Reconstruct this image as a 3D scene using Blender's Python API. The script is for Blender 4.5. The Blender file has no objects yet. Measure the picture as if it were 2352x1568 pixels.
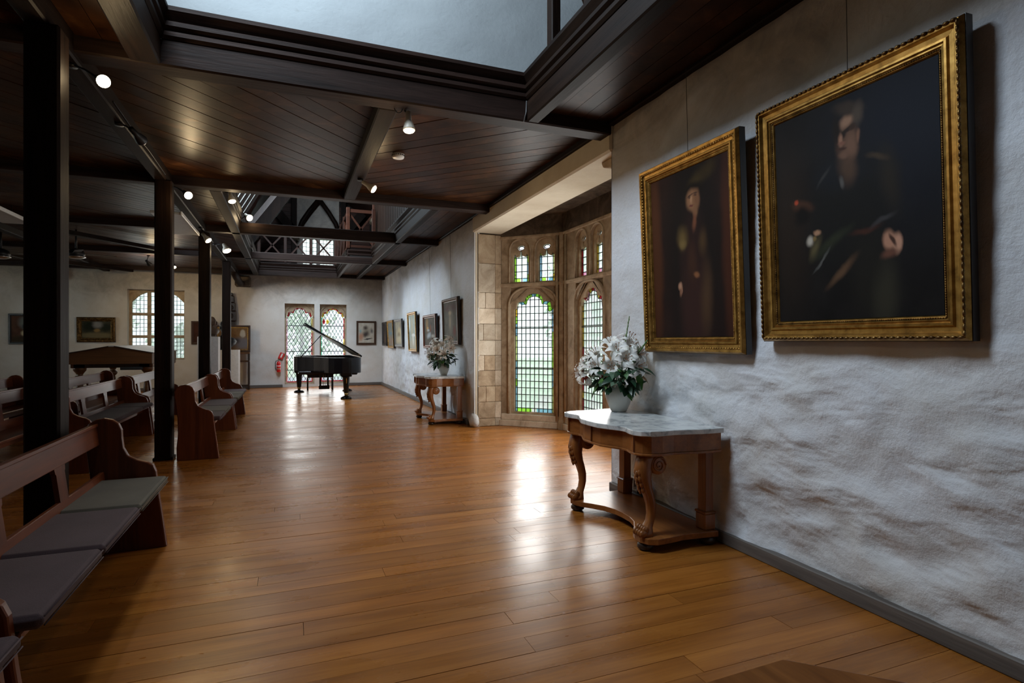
import bpy, bmesh, math, random
from mathutils import Vector, Matrix, noise
from mathutils.geometry import tessellate_polygon

PI = math.pi
R = math.radians
rnd = random.Random(7)
scene = bpy.context.scene
col = scene.collection

# ------------------------------------------------------------------ camera, sky, daylight, exposure
cam_d = bpy.data.cameras.new('camera')
cam_d.sensor_width = 36.0
cam_d.lens = 1300 / 2352 * 36.0
cam_d.clip_start = 0.05
cam = bpy.data.objects.new('camera', cam_d)
col.objects.link(cam)
cam.location = (0, 0, 1.4)
cam.rotation_euler = (R(90), 0, -R(21.573))
scene.camera = cam

world = bpy.data.worlds.new('overcast_sky')
scene.world = world
world.use_nodes = True
bg = world.node_tree.nodes['Background']
bg.inputs['Color'].default_value = (0.86, 0.93, 1.0, 1)
bg.inputs['Strength'].default_value = 4.2


def area_light(name, loc, direction, sx, sy, power, color):
    ld = bpy.data.lights.new(name, 'AREA')
    ld.shape = 'RECTANGLE'
    ld.size, ld.size_y = sx, sy
    ld.energy = power
    ld.color = color
    o = bpy.data.objects.new(name, ld)
    col.objects.link(o)
    o.location = loc
    o.rotation_euler = Vector(direction).to_track_quat('-Z', 'Y').to_euler()
    return o


COOL = (0.74, 0.87, 1.0)
DAY = (1.0, 0.98, 0.95)
# daylight through the bay, the far windows, the side windows and the roof lights over the two wells
area_light('daylight_bay_cant', (3.66, 8.44, 1.45), (-0.72, -0.69, 0.0), 0.5, 1.7, 26, DAY)
area_light('daylight_bay_front', (3.96, 6.82, 1.4), (-1, 0, -0.05), 1.7, 1.9, 54, DAY)
area_light('daylight_bay_return', (3.63, 5.10, 1.25), (-0.72, 0.69, -0.05), 0.55, 1.9, 16, DAY)
area_light('daylight_far_windows', (0.82, 18.66, 1.35), (0, -1, 0), 1.7, 2.2, 46, DAY)
area_light('daylight_mullioned_window', (-3.5, 18.66, 1.9), (0, -1, 0), 1.2, 1.7, 10, DAY)
area_light('daylight_side_window', (-8.30, 14.5, 1.9), (1, 0, 0), 2.8, 1.7, 16, COOL)
area_light('daylight_roof_over_near_well', (-0.62, 3.60, 5.36), (0.80, 0.0, -0.60), 1.1, 1.5, 195, COOL)
area_light('daylight_roof_over_far_well', (-0.62, 13.4, 5.36), (0.66, 0.35, -0.66), 1.1, 5.6, 620, COOL)

scene.view_settings.view_transform = 'Standard'
scene.view_settings.look = 'None'
scene.view_settings.exposure = -0.12
scene.view_settings.gamma = 1.0
scene.view_settings.use_curve_mapping = False
cy = scene.cycles
cy.use_denoising = True
cy.use_adaptive_sampling = True
cy.adaptive_threshold = 0.06
cy.max_bounces = 6
cy.diffuse_bounces = 4
cy.glossy_bounces = 3
cy.transmission_bounces = 3
cy.transparent_max_bounces = 10
cy.sample_clamp_indirect = 4.0
cy.caustics_reflective = False
cy.caustics_refractive = False

# ------------------------------------------------------------------ materials
MATS = {}


class NT:
    def __init__(self, name):
        self.m = bpy.data.materials.new(name)
        self.m.use_nodes = True
        self.t = self.m.node_tree
        self.bsdf = self.t.nodes['Principled BSDF']
        MATS[name] = self.m

    def n(self, typ, **kw):
        nd = self.t.nodes.new(typ)
        for k, v in kw.items():
            setattr(nd, k, v)
        return nd

    def l(self, a, b):
        self.t.links.new(a, b)

    def val(self, sock, v):
        if hasattr(v, 'node'):
            self.l(v, sock)
        else:
            sock.default_value = v

    def coord(self, kind='Object', scale=(1, 1, 1), rand=0.0, rot=(0, 0, 0)):
        tc = self.n('ShaderNodeTexCoord')
        mp = self.n('ShaderNodeMapping')
        mp.inputs['Scale'].default_value = scale
        mp.inputs['Rotation'].default_value = rot
        self.l(tc.outputs[kind], mp.inputs['Vector'])
        if rand:
            oi = self.n('ShaderNodeObjectInfo')
            ml = self.n('ShaderNodeMath', operation='MULTIPLY')
            ml.inputs[1].default_value = rand
            self.l(oi.outputs['Random'], ml.inputs[0])
            self.l(ml.outputs[0], mp.inputs['Location'])
        return mp.outputs['Vector']

    def noise(self, vec, scale, detail=4, rough=0.55, dist=0.0):
        nd = self.n('ShaderNodeTexNoise')
        nd.inputs['Scale'].default_value = scale
        nd.inputs['Detail'].default_value = detail
        nd.inputs['Roughness'].default_value = rough
        nd.inputs['Distortion'].default_value = dist
        self.l(vec, nd.inputs['Vector'])
        return nd.outputs['Fac']

    def ramp(self, fac, stops):
        nd = self.n('ShaderNodeValToRGB')
        e = nd.color_ramp.elements
        while len(e) < len(stops):
            e.new(0.5)
        for i, (p, c) in enumerate(stops):
            e[i].position = p
            e[i].color = (c[0], c[1], c[2], 1)
        self.l(fac, nd.inputs['Fac'])
        return nd.outputs['Color']

    def mix(self, fac, a, b, blend='MIX'):
        nd = self.n('ShaderNodeMix', data_type='RGBA', blend_type=blend)
        self.val(nd.inputs[0], fac)
        for s, v in ((nd.inputs[6], a), (nd.inputs[7], b)):
            if hasattr(v, 'node'):
                self.l(v, s)
            else:
                s.default_value = (v[0], v[1], v[2], 1)
        return nd.outputs[2]

    def math(self, op, a, b=0.0, clamp=False):
        nd = self.n('ShaderNodeMath', operation=op)
        nd.use_clamp = clamp
        self.val(nd.inputs[0], a)
        self.val(nd.inputs[1], b)
        return nd.outputs[0]

    def maprange(self, v, a, b, c=0.0, d=1.0, smooth=True):
        nd = self.n('ShaderNodeMapRange')
        nd.interpolation_type = 'SMOOTHSTEP' if smooth else 'LINEAR'
        for i, x in enumerate((a, b, c, d)):
            nd.inputs[i + 1].default_value = x
        self.l(v, nd.inputs[0])
        return nd.outputs[0]

    def bump(self, h, strength=0.3, dist=0.01):
        nd = self.n('ShaderNodeBump')
        nd.inputs['Strength'].default_value = strength
        nd.inputs['Distance'].default_value = dist
        self.l(h, nd.inputs['Height'])
        self.l(nd.outputs['Normal'], self.bsdf.inputs['Normal'])

    def randval(self, color, amt):
        oi = self.n('ShaderNodeObjectInfo')
        v = self.maprange(oi.outputs['Random'], 0, 1, 1 - amt, 1 + amt, smooth=False)
        nd = self.n('ShaderNodeHueSaturation')
        self.l(v, nd.inputs['Value'])
        self.l(color, nd.inputs['Color'])
        return nd.outputs['Color']

    def out(self, color, rough=0.5, metal=0.0, spec=0.5, coat=0.0, coat_rough=0.1):
        b = self.bsdf
        if hasattr(color, 'node'):
            self.l(color, b.inputs['Base Color'])
        else:
            b.inputs['Base Color'].default_value = (color[0], color[1], color[2], 1)
        self.val(b.inputs['Roughness'], rough)
        self.val(b.inputs['Metallic'], metal)
        b.inputs['Specular IOR Level'].default_value = spec
        b.inputs['Coat Weight'].default_value = coat
        b.inputs['Coat Roughness'].default_value = coat_rough
        return self.m


def m_wood(name, c0, c1, axis=0, rough=0.4, rand=0.15, bump=0.15, coat=0.0, freq=9.0, spec=0.5, coat_rough=0.1):
    s = [1.0, 1.0, 1.0]
    s[axis] = 0.07
    t = NT(name)
    v = t.coord('Object', s, rand=13.0)
    a = t.noise(v, freq, 5, 0.6, 0.6)
    f = t.noise(v, freq * 6, 3, 0.6)
    mixf = t.math('ADD', t.math('MULTIPLY', a, 0.7), t.math('MULTIPLY', f, 0.3))
    c = t.ramp(mixf, [(0.32, c0), (0.68, c1)])
    if rand:
        c = t.randval(c, rand)
    t.bump(f, bump, 0.004)
    return t.out(c, rough, spec=spec, coat=coat, coat_rough=coat_rough)


def m_plain(name, c, rough=0.5, metal=0.0, spec=0.5, var=0.08, scale=20, bump=0.0, coat=0.0):
    t = NT(name)
    v = t.coord('Object')
    f = t.noise(v, scale, 4)
    cc = t.ramp(f, [(0.3, [x * (1 - var) for x in c]), (0.7, [min(1, x * (1 + var)) for x in c])])
    if bump:
        t.bump(f, bump, 0.005)
    return t.out(cc, rough, metal, spec, coat)


def m_plaster(name, base, warm, stain_top=0.0, zlo=2.3, zhi=3.3, ridges=0.0, fine_bump=0.55):
    t = NT(name)
    v = t.coord('Object')
    big = t.noise(v, 1.3, 5, 0.6)
    c = t.ramp(big, [(0.3, warm), (0.62, base)])
    v2 = t.coord('Object', (1, 1, 1.6))
    sp = t.noise(v2, 5.0, 6, 0.7, 0.5)
    blot = t.maprange(sp, 0.60, 0.76, 0, 0.32)
    c = t.mix(blot, c, [warm[0] * 0.72, warm[1] * 0.66, warm[2] * 0.58])
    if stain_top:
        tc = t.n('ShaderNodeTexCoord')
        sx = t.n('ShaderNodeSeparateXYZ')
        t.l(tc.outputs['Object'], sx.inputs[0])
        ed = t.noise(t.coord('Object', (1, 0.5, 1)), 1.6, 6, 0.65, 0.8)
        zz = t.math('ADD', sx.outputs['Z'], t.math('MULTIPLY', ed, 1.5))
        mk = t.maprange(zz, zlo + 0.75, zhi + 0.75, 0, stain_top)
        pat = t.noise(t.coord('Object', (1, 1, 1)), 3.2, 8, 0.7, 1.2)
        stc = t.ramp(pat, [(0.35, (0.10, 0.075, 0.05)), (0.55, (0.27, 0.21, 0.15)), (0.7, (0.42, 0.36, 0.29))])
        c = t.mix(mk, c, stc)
    fine = t.noise(v, 26, 6, 0.65)
    hb = t.math('ADD', t.math('MULTIPLY', big, 0.4), t.math('MULTIPLY', fine, 0.35))
    if ridges:
        rv = t.coord('Object', (1, 0.62, 1.35), rot=(R(16), 0, 0))
        rn = t.noise(rv, 2.9, 3, 0.45, 0.25)
        rg = t.maprange(rn, 0.34, 0.60, 0.0, 1.0)
        tc2 = t.n('ShaderNodeTexCoord')
        sz = t.n('ShaderNodeSeparateXYZ')
        t.l(tc2.outputs['Object'], sz.inputs[0])
        rough_low = t.math('MULTIPLY', t.maprange(sz.outputs['Z'], 0.95, 1.75, 1.0, 0.16), t.maprange(sz.outputs['Y'], 8.5, 9.5, 1.0, 0.25))
        hb = t.math('ADD', hb, t.math('MULTIPLY', t.math('MULTIPLY', rg, rough_low), ridges))
        crev = t.math('MULTIPLY', t.maprange(rg, 0.0, 0.30, 0.24, 0.0), t.math('MULTIPLY', rough_low, t.maprange(big, 0.42, 0.6, 0.1, 1.0)))
        c = t.mix(crev, c, (0.30, 0.235, 0.175))
    t.bump(hb, fine_bump, 0.035 if ridges else 0.02)
    return t.out(c, 0.9, spec=0.2)


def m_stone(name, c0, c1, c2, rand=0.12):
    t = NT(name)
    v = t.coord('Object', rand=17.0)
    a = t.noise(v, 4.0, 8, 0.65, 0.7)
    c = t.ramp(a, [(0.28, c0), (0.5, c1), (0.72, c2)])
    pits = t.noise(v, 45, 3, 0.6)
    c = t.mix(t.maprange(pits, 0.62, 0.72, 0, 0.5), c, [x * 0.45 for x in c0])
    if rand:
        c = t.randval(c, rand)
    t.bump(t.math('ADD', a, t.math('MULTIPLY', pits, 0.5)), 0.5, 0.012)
    return t.out(c, 0.85, spec=0.25)


def m_glass(name, c, gloss=0.05, var=0.15, milky=0.42):
    """old hand-made glass: part clear, part scattering"""
    m = bpy.data.materials.new(name)
    m.use_nodes = True
    MATS[name] = m
    t = m.node_tree
    t.nodes.clear()
    o = t.nodes.new('ShaderNodeOutputMaterial')
    tr = t.nodes.new('ShaderNodeBsdfTransparent')
    tl = t.nodes.new('ShaderNodeBsdfTranslucent')
    gl = t.nodes.new('ShaderNodeBsdfGlossy')
    gl.inputs['Roughness'].default_value = 0.12
    m1 = t.nodes.new('ShaderNodeMixShader')
    m1.inputs[0].default_value = milky
    mx = t.nodes.new('ShaderNodeMixShader')
    mx.inputs[0].default_value = gloss
    tc = t.nodes.new('ShaderNodeTexCoord')
    nz = t.nodes.new('ShaderNodeTexNoise')
    nz.inputs['Scale'].default_value = 9
    rp = t.nodes.new('ShaderNodeValToRGB')
    rp.color_ramp.elements[0].position = 0.35
    rp.color_ramp.elements[1].position = 0.65
    rp.color_ramp.elements[0].color = [x * (1 - var) for x in c] + [1]
    rp.color_ramp.elements[1].color = list(c) + [1]
    L = t.links.new
    L(tc.outputs['Object'], nz.inputs['Vector'])
    L(nz.outputs['Fac'], rp.inputs['Fac'])
    L(rp.outputs['Color'], tr.inputs['Color'])
    L(rp.outputs['Color'], tl.inputs['Color'])
    L(tr.outputs[0], m1.inputs[1])
    L(tl.outputs[0], m1.inputs[2])
    L(m1.outputs[0], mx.inputs[1])
    L(gl.outputs[0], mx.inputs[2])
    L(mx.outputs[0], o.inputs['Surface'])
    return m


def m_emit(name, c, s):
    t = NT(name)
    t.bsdf.inputs['Base Color'].default_value = (1, 1, 1, 1)
    t.bsdf.inputs['Emission Color'].default_value = (*c, 1)
    t.bsdf.inputs['Emission Strength'].default_value = s
    return t.m


def m_painting(name, base, base2, blobs, distort=0.05, seed=0.0):
    """flat picture: soft elliptical brush patches over a mottled ground; coordinates 0..1 across the canvas"""
    t = NT(name)
    tc = t.n('ShaderNodeTexCoord')
    nz = t.n('ShaderNodeTexNoise')
    nz.inputs['Scale'].default_value = 7
    nz.inputs['Detail'].default_value = 4
    mp0 = t.n('ShaderNodeMapping')
    mp0.inputs['Location'].default_value = (seed, seed, seed)
    t.l(tc.outputs['Generated'], mp0.inputs['Vector'])
    t.l(mp0.outputs['Vector'], nz.inputs['Vector'])
    sub = t.n('ShaderNodeVectorMath', operation='SUBTRACT')
    t.l(nz.outputs['Color'], sub.inputs[0])
    sub.inputs[1].default_value = (0.5, 0.5, 0.5)
    sc = t.n('ShaderNodeVectorMath', operation='SCALE')
    t.l(sub.outputs[0], sc.inputs[0])
    sc.inputs['Scale'].default_value = distort
    ad = t.n('ShaderNodeVectorMath', operation='ADD')
    t.l(tc.outputs['Generated'], ad.inputs[0])
    t.l(sc.outputs[0], ad.inputs[1])
    f = t.noise(mp0.outputs['Vector'], 4, 6, 0.6)
    c = t.ramp(f, [(0.35, base), (0.65, base2)])
    for (px, pz, rx, rz, rot, colr, soft) in blobs:
        s1 = t.n('ShaderNodeVectorMath', operation='SUBTRACT')
        t.l(ad.outputs[0], s1.inputs[0])
        s1.inputs[1].default_value = (px, 0.5, pz)
        mp = t.n('ShaderNodeMapping')
        mp.inputs['Rotation'].default_value = (0, R(rot), 0)
        t.l(s1.outputs[0], mp.inputs['Vector'])
        mp2 = t.n('ShaderNodeVectorMath', operation='MULTIPLY')
        t.l(mp.outputs['Vector'], mp2.inputs[0])
        mp2.inputs[1].default_value = (1 / rx, 0, 1 / rz)
        ln = t.n('ShaderNodeVectorMath', operation='LENGTH')
        t.l(mp2.outputs[0], ln.inputs[0])
        k = t.maprange(ln.outputs['Value'], 1 - soft, 1 + soft, 1.0, 0.0)
        c = t.mix(k, c, colr)
    br = t.noise(t.coord('Generated', (30, 1, 12)), 6, 3)
    t.bump(br, 0.12, 0.003)
    return t.out(c, 0.6, spec=0.12)


def g(h):
    h = h.lstrip('#')
    return [(int(h[i:i + 2], 16) / 255.0) ** 2.2 for i in (0, 2, 4)]


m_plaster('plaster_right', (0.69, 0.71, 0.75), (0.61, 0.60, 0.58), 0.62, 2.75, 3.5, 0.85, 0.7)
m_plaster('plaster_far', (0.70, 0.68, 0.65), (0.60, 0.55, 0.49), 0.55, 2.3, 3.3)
m_plaster('plaster_upper', (0.345, 0.38, 0.392), (0.305, 0.335, 0.348), fine_bump=0.3)
m_plaster('plaster_lintel', (0.62, 0.55, 0.43), (0.50, 0.42, 0.31))
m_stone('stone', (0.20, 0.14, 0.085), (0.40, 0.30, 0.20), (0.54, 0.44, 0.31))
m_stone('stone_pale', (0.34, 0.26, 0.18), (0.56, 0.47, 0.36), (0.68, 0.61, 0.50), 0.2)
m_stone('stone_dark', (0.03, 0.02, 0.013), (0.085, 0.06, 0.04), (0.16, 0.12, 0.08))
m_wood('beam_x', (0.007, 0.004, 0.003), (0.040, 0.022, 0.017), 0, 0.55, 0.1, 0.4, spec=0.16)
m_wood('beam_y', (0.0045, 0.0025, 0.0017), (0.020, 0.0105, 0.0066), 1, 0.55, 0.1, 0.4, spec=0.10)
m_wood('beam_z', (0.0045, 0.0025, 0.0017), (0.022, 0.0110, 0.0068), 2, 0.55, 0.1, 0.4, spec=0.10)
m_wood('cladding', (0.018, 0.006, 0.003), (0.055, 0.018, 0.009), 0, 0.5, 0.25, 0.3, spec=0.2)


def m_floor():
    t = NT('floor_board')
    v = t.coord('Object', (0.09, 1, 1), rand=19.0)
    a = t.noise(v, 9, 6, 0.62, 0.5)
    f = t.noise(t.coord('Object', (0.04, 1, 1), rand=11.0), 70, 3, 0.6)
    k = t.math('ADD', t.math('MULTIPLY', a, 0.7), t.math('MULTIPLY', f, 0.3))
    c = t.ramp(k, [(0.3, (0.175, 0.056, 0.0080)), (0.5, (0.30, 0.104, 0.0155)), (0.7, (0.41, 0.160, 0.029))])
    c = t.randval(c, 0.14)
    wear = t.noise(t.coord('Object', (0.5, 1, 1)), 2.2, 5, 0.6)
    r = t.maprange(wear, 0.3, 0.7, 0.23, 0.36)
    wave = t.noise(t.coord('Object', (0.35, 1, 1), rand=5.0), 4.0, 2, 0.5)
    t.bump(t.math('ADD', t.math('MULTIPLY', f, 0.1), wave), 0.22, 0.004)
    return t.out(c, r, spec=0.5)


m_floor()


def m_ceil():
    t = NT('ceiling_board')
    oi = t.n('ShaderNodeObjectInfo')
    v = t.coord('Object', (0.35, 0.35, 1), rand=23.0)
    a = t.noise(v, 8, 6, 0.65, 0.4)
    c = t.ramp(a, [(0.3, (0.011, 0.0038, 0.0014)), (0.55, (0.036, 0.0130, 0.0042)), (0.75, (0.090, 0.036, 0.011))])
    c = t.randval(c, 0.35)
    t.bump(a, 0.25, 0.006)
    return t.out(c, 0.40, spec=0.09)


m_ceil()
m_plain('gap_dark', (0.012, 0.008, 0.006), 0.9)
m_wood('skirting_y', (0.05, 0.045, 0.042), (0.15, 0.13, 0.115), 1, 0.6, 0.1, 0.4)
m_wood('skirting_x', (0.06, 0.05, 0.045), (0.17, 0.145, 0.125), 0, 0.6, 0.1, 0.4)
m_wood('pew_y', (0.048, 0.0105, 0.0035), (0.150, 0.036, 0.0100), 1, 0.34, 0.1, 0.08, spec=0.32)
m_wood('pew_z', (0.048, 0.0105, 0.0035), (0.150, 0.036, 0.0100), 2, 0.34, 0.1, 0.08, spec=0.32)
m_wood('console_y', (0.125, 0.040, 0.010), (0.33, 0.122, 0.032), 1, 0.28, 0.05, 0.08, spec=0.45)
m_wood('console_z', (0.125, 0.040, 0.010), (0.33, 0.122, 0.032), 2, 0.28, 0.05, 0.08, spec=0.45)
m_wood('dark_wood', (0.012, 0.006, 0.004), (0.04, 0.02, 0.012), 2, 0.35, 0.05, 0.1)
m_wood('brown_wood', (0.060, 0.024, 0.008), (0.15, 0.062, 0.020), 0, 0.35, 0.05, 0.1)
m_wood('frame_brown', (0.035, 0.015, 0.007), (0.085, 0.038, 0.017), 2, 0.35, 0.05, 0.1)
m_wood('frame_red', (0.07, 0.022, 0.012), (0.14, 0.045, 0.024), 2, 0.35, 0.05, 0.1)
m_wood('frame_grey', (0.13, 0.12, 0.105), (0.24, 0.22, 0.195), 2, 0.5, 0.05, 0.1)
m_wood('frame_black', (0.008, 0.006, 0.006), (0.02, 0.014, 0.012), 2, 0.35, 0.05, 0.1)


def m_gold(name, c0, c1, c2, rough=0.35):
    t = NT(name)
    v = t.coord('Object')
    a = t.noise(v, 18, 5, 0.6)
    c = t.ramp(a, [(0.3, c0), (0.5, c1), (0.72, c2)])
    t.bump(t.noise(v, 90, 3), 0.15, 0.002)
    return t.out(c, rough, 0.85, 0.5)


m_gold('gilt', (0.17, 0.088, 0.018), (0.36, 0.195, 0.046), (0.52, 0.31, 0.085))
m_gold('gilt_dark', (0.045, 0.022, 0.008), (0.14, 0.075, 0.024), (0.30, 0.18, 0.06), 0.4)
m_gold('brass', (0.35, 0.22, 0.06), (0.5, 0.34, 0.11), (0.6, 0.42, 0.16), 0.28)


def m_marble():
    t = NT('marble')
    v = t.coord('Object')
    a = t.noise(v, 6, 10, 0.68, 1.6)
    c = t.ramp(a, [(0.36, (0.30, 0.33, 0.35)), (0.46, (0.55, 0.58, 0.59)), (0.62, (0.70, 0.72, 0.72))])
    return t.out(c, 0.22, spec=0.5)


m_marble()
m_plain('ebony', (0.005, 0.005, 0.006), 0.16, spec=0.4, var=0.1)
m_plain('ebony_satin', (0.006, 0.006, 0.006), 0.55, spec=0.08, var=0.1)
m_plain('soundboard', (0.28, 0.15, 0.05), 0.4)
m_plain('iron_gold', (0.32, 0.22, 0.08), 0.4, 0.6)
m_plain('lead', (0.022, 0.028, 0.032), 0.6, 0.2)
m_plain('black_metal', (0.012, 0.012, 0.013), 0.45, 0.3)
m_plain('chrome', (0.5, 0.5, 0.5), 0.25, 0.9)
m_plain('white_plastic', (0.72, 0.71, 0.68), 0.4)
m_plain('grey_panel', (0.40, 0.40, 0.39), 0.5)
m_plain('plinth_white', (0.60, 0.58, 0.55), 0.6)
m_plain('bronze_dark', (0.009, 0.009, 0.010), 0.4, spec=0.3, bump=0.3)
m_plain('terracotta', (0.10, 0.06, 0.035), 0.6, bump=0.3)
m_plain('extinguisher_red', (0.55, 0.012, 0.012), 0.3)
m_plain('sign_red', (0.55, 0.02, 0.018), 0.5)
m_plain('paper_white', (0.72, 0.72, 0.70), 0.6)
m_plain('rubber', (0.015, 0.015, 0.015), 0.7)
m_plain('wire', (0.10, 0.10, 0.10), 0.5, 0.4)


def m_fabric(name, c):
    t = NT(name)
    v = t.coord('Object')
    a = t.noise(v, 5, 4)
    w = t.noise(v, 260, 2)
    cc = t.ramp(a, [(0.3, [x * 0.85 for x in c]), (0.7, [x * 1.1 for x in c])])
    t.bump(w, 0.35, 0.003)
    t.bsdf.inputs['Sheen Weight'].default_value = 0.1
    return t.out(cc, 0.9, spec=0.15)


m_fabric('cushion_mauve', (0.070, 0.046, 0.050))
m_fabric('cushion_beige', (0.098, 0.086, 0.066))
m_fabric('cushion_plum', (0.060, 0.040, 0.046))
m_plain('ceramic', (0.62, 0.60, 0.54), 0.3, coat=0.3, var=0.04, scale=8)


def m_petal():
    t = NT('petal')
    v = t.coord('Object')
    a = t.noise(v, 30, 3)
    c = t.ramp(a, [(0.3, (0.84, 0.85, 0.80)), (0.7, (0.94, 0.94, 0.91))])
    t.bsdf.inputs['Subsurface Weight'].default_value = 0.0
    return t.out(c, 0.5, spec=0.3)


m_petal()
m_plain('stamen', (0.26, 0.10, 0.03), 0.6)
m_plain('stem_green', (0.10, 0.20, 0.05), 0.5)
m_plain('leaf_dark', (0.018, 0.055, 0.026), 0.32, var=0.35, scale=25)
m_plain('leaf_light', (0.06, 0.16, 0.035), 0.4, var=0.3, scale=25)
m_plain('leaf_grey', (0.10, 0.17, 0.11), 0.45, var=0.25, scale=25)
m_plain('flower_red', (0.30, 0.045, 0.035), 0.6, var=0.3, scale=60)
m_plain('flower_orange', (0.36, 0.09, 0.03), 0.6, var=0.3, scale=60)
m_plain('flower_cream', (0.66, 0.60, 0.48), 0.6, var=0.12, scale=60)

m_glass('glass_clear', (0.93, 0.97, 0.95))
m_glass('glass_pale', (0.96, 0.94, 0.97))
m_glass('glass_green', (0.62, 0.90, 0.28))
m_glass('glass_blue', (0.55, 0.76, 0.88))
m_glass('glass_yellow', (0.95, 0.76, 0.22))
m_glass('glass_red', (0.74, 0.10, 0.15))
m_glass('glass_rose', (0.88, 0.56, 0.70))
m_glass('glass_lime', (0.82, 0.88, 0.55))
m_glass('glass_teal', (0.28, 0.66, 0.52))

m_emit('lamp_face', (1.0, 0.86, 0.62), 14.0)
m_plain('lamp_body_white', (0.65, 0.60, 0.5), 0.4)

# garden
m_plain('lawn', (0.30, 0.40, 0.20), 0.9, var=0.35, scale=2)
m_plain('foliage_a', (0.26, 0.40, 0.18), 0.8, var=0.4, scale=3)
m_plain('foliage_b', (0.36, 0.46, 0.30), 0.8, var=0.4, scale=3)
m_plain('foliage_c', (0.48, 0.52, 0.42), 0.8, var=0.4, scale=3)
m_plain('bark', (0.10, 0.08, 0.06), 0.9, var=0.4, scale=8)
m_plain('paving', (0.30, 0.31, 0.33), 0.9, var=0.2, scale=4)


# ------------------------------------------------------------------ geometry helpers
class B:
    """collects verts and faces of one mesh"""

    def __init__(self):
        self.v = []
        self.f = []
        self.sm = []

    def add(self, vs, fs, smooth=False):
        o = len(self.v)
        self.v += [tuple(p) for p in vs]
        self.f += [tuple(i + o for i in f) for f in fs]
        self.sm += [smooth] * len(fs)
        return self

    def box(self, x0, x1, y0, y1, z0, z1):
        vs = [(x0, y0, z0), (x1, y0, z0), (x1, y1, z0), (x0, y1, z0), (x0, y0, z1), (x1, y0, z1), (x1, y1, z1), (x0, y1, z1)]
        return self.add(vs, [(0, 3, 2, 1), (4, 5, 6, 7), (0, 1, 5, 4), (1, 2, 6, 5), (2, 3, 7, 6), (3, 0, 4, 7)])

    def cbox(self, x0, x1, y0, y1, z0, z1, c=0.006):
        """box with chamfered edges"""
        c = min(c, (x1 - x0) * 0.45, (y1 - y0) * 0.45, (z1 - z0) * 0.45)
        bm = bmesh.new()
        X, Y, Z = (x0, x1), (y0, y1), (z0, z1)
        for i in (0, 1):
            for j in (0, 1):
                for k in (0, 1):
                    sx, sy, sz = (1 - 2 * i) * c, (1 - 2 * j) * c, (1 - 2 * k) * c
                    bm.verts.new((X[i], Y[j] + sy, Z[k] + sz))
                    bm.verts.new((X[i] + sx, Y[j], Z[k] + sz))
                    bm.verts.new((X[i] + sx, Y[j] + sy, Z[k]))
        bmesh.ops.convex_hull(bm, input=bm.verts)
        bm.verts.index_update()
        self.add([v.co for v in bm.verts], [[v.index for v in f.verts] for f in bm.faces])
        bm.free()
        return self

    def bar(self, p, q, w, h, up=(0, 0, 1)):
        p, q = Vector(p), Vector(q)
        d = (q - p).normalized()
        u = Vector(up)
        s = d.cross(u)
        if s.length < 1e-4:
            s = d.cross(Vector((1, 0, 0)))
        s.normalize()
        u = s.cross(d).normalized()
        vs = []
        for e in (p, q):
            for a, b in ((-1, -1), (1, -1), (1, 1), (-1, 1)):
                vs.append(e + s * (a * w / 2) + u * (b * h / 2))
        return self.add(vs, [(3, 2, 1, 0), (4, 5, 6, 7), (0, 1, 5, 4), (1, 2, 6, 5), (2, 3, 7, 6), (3, 0, 4, 7)])

    def tube(self, pts, r, n=8, caps=True):
        pts = [Vector(p) for p in pts]
        rs = r if isinstance(r, (list, tuple)) else [r] * len(pts)
        vs, fs = [], []
        prev = None
        for i, p in enumerate(pts):
            d = (pts[min(i + 1, len(pts) - 1)] - pts[max(i - 1, 0)])
            d = d.normalized() if d.length > 1e-9 else Vector((0, 0, 1))
            if prev is None:
                a = d.cross(Vector((0, 0, 1)))
                if a.length < 1e-3:
                    a = d.cross(Vector((1, 0, 0)))
            else:
                a = prev - d * prev.dot(d)
            a.normalize()
            prev = a
            b = d.cross(a)
            for k in range(n):
                t = 2 * PI * k / n
                vs.append(p + (a * math.cos(t) + b * math.sin(t)) * rs[i])
        for i in range(len(pts) - 1):
            for k in range(n):
                fs.append((i * n + k, i * n + (k + 1) % n, (i + 1) * n + (k + 1) % n, (i + 1) * n + k))
        if caps:
            fs.append(tuple(range(n))[::-1])
            fs.append(tuple((len(pts) - 1) * n + k for k in range(n)))
        return self.add(vs, fs, True)

    def lathe(self, prof, c=(0, 0, 0), n=20, axis=(0, 0, 1), smooth=True):
        q = Vector((0, 0, 1)).rotation_difference(Vector(axis).normalized())
        c = Vector(c)
        vs, fs = [], []
        for (r, z) in prof:
            for k in range(n):
                t = 2 * PI * k / n
                vs.append(c + q @ Vector((r * math.cos(t), r * math.sin(t), z)))
        m = len(prof)
        for i in range(m - 1):
            for k in range(n):
                fs.append((i * n + k, i * n + (k + 1) % n, (i + 1) * n + (k + 1) % n, (i + 1) * n + k))
        fs.append(tuple(range(n))[::-1])
        fs.append(tuple((m - 1) * n + k for k in range(n)))
        return self.add(vs, fs, smooth)

    def ball(self, c, rx, ry, rz, n=10, m=6, rot=None):
        c = Vector(c)
        vs, fs = [], []
        for i in range(m + 1):
            p = PI * i / m
            for k in range(n):
                t = 2 * PI * k / n
                w = Vector((rx * math.sin(p) * math.cos(t), ry * math.sin(p) * math.sin(t), rz * math.cos(p)))
                if rot is not None:
                    w = rot @ w
                vs.append(c + w)
        for i in range(m):
            for k in range(n):
                fs.append((i * n + k, (i + 1) * n + k, (i + 1) * n + (k + 1) % n, i * n + (k + 1) % n))
        return self.add(vs, fs, True)

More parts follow.
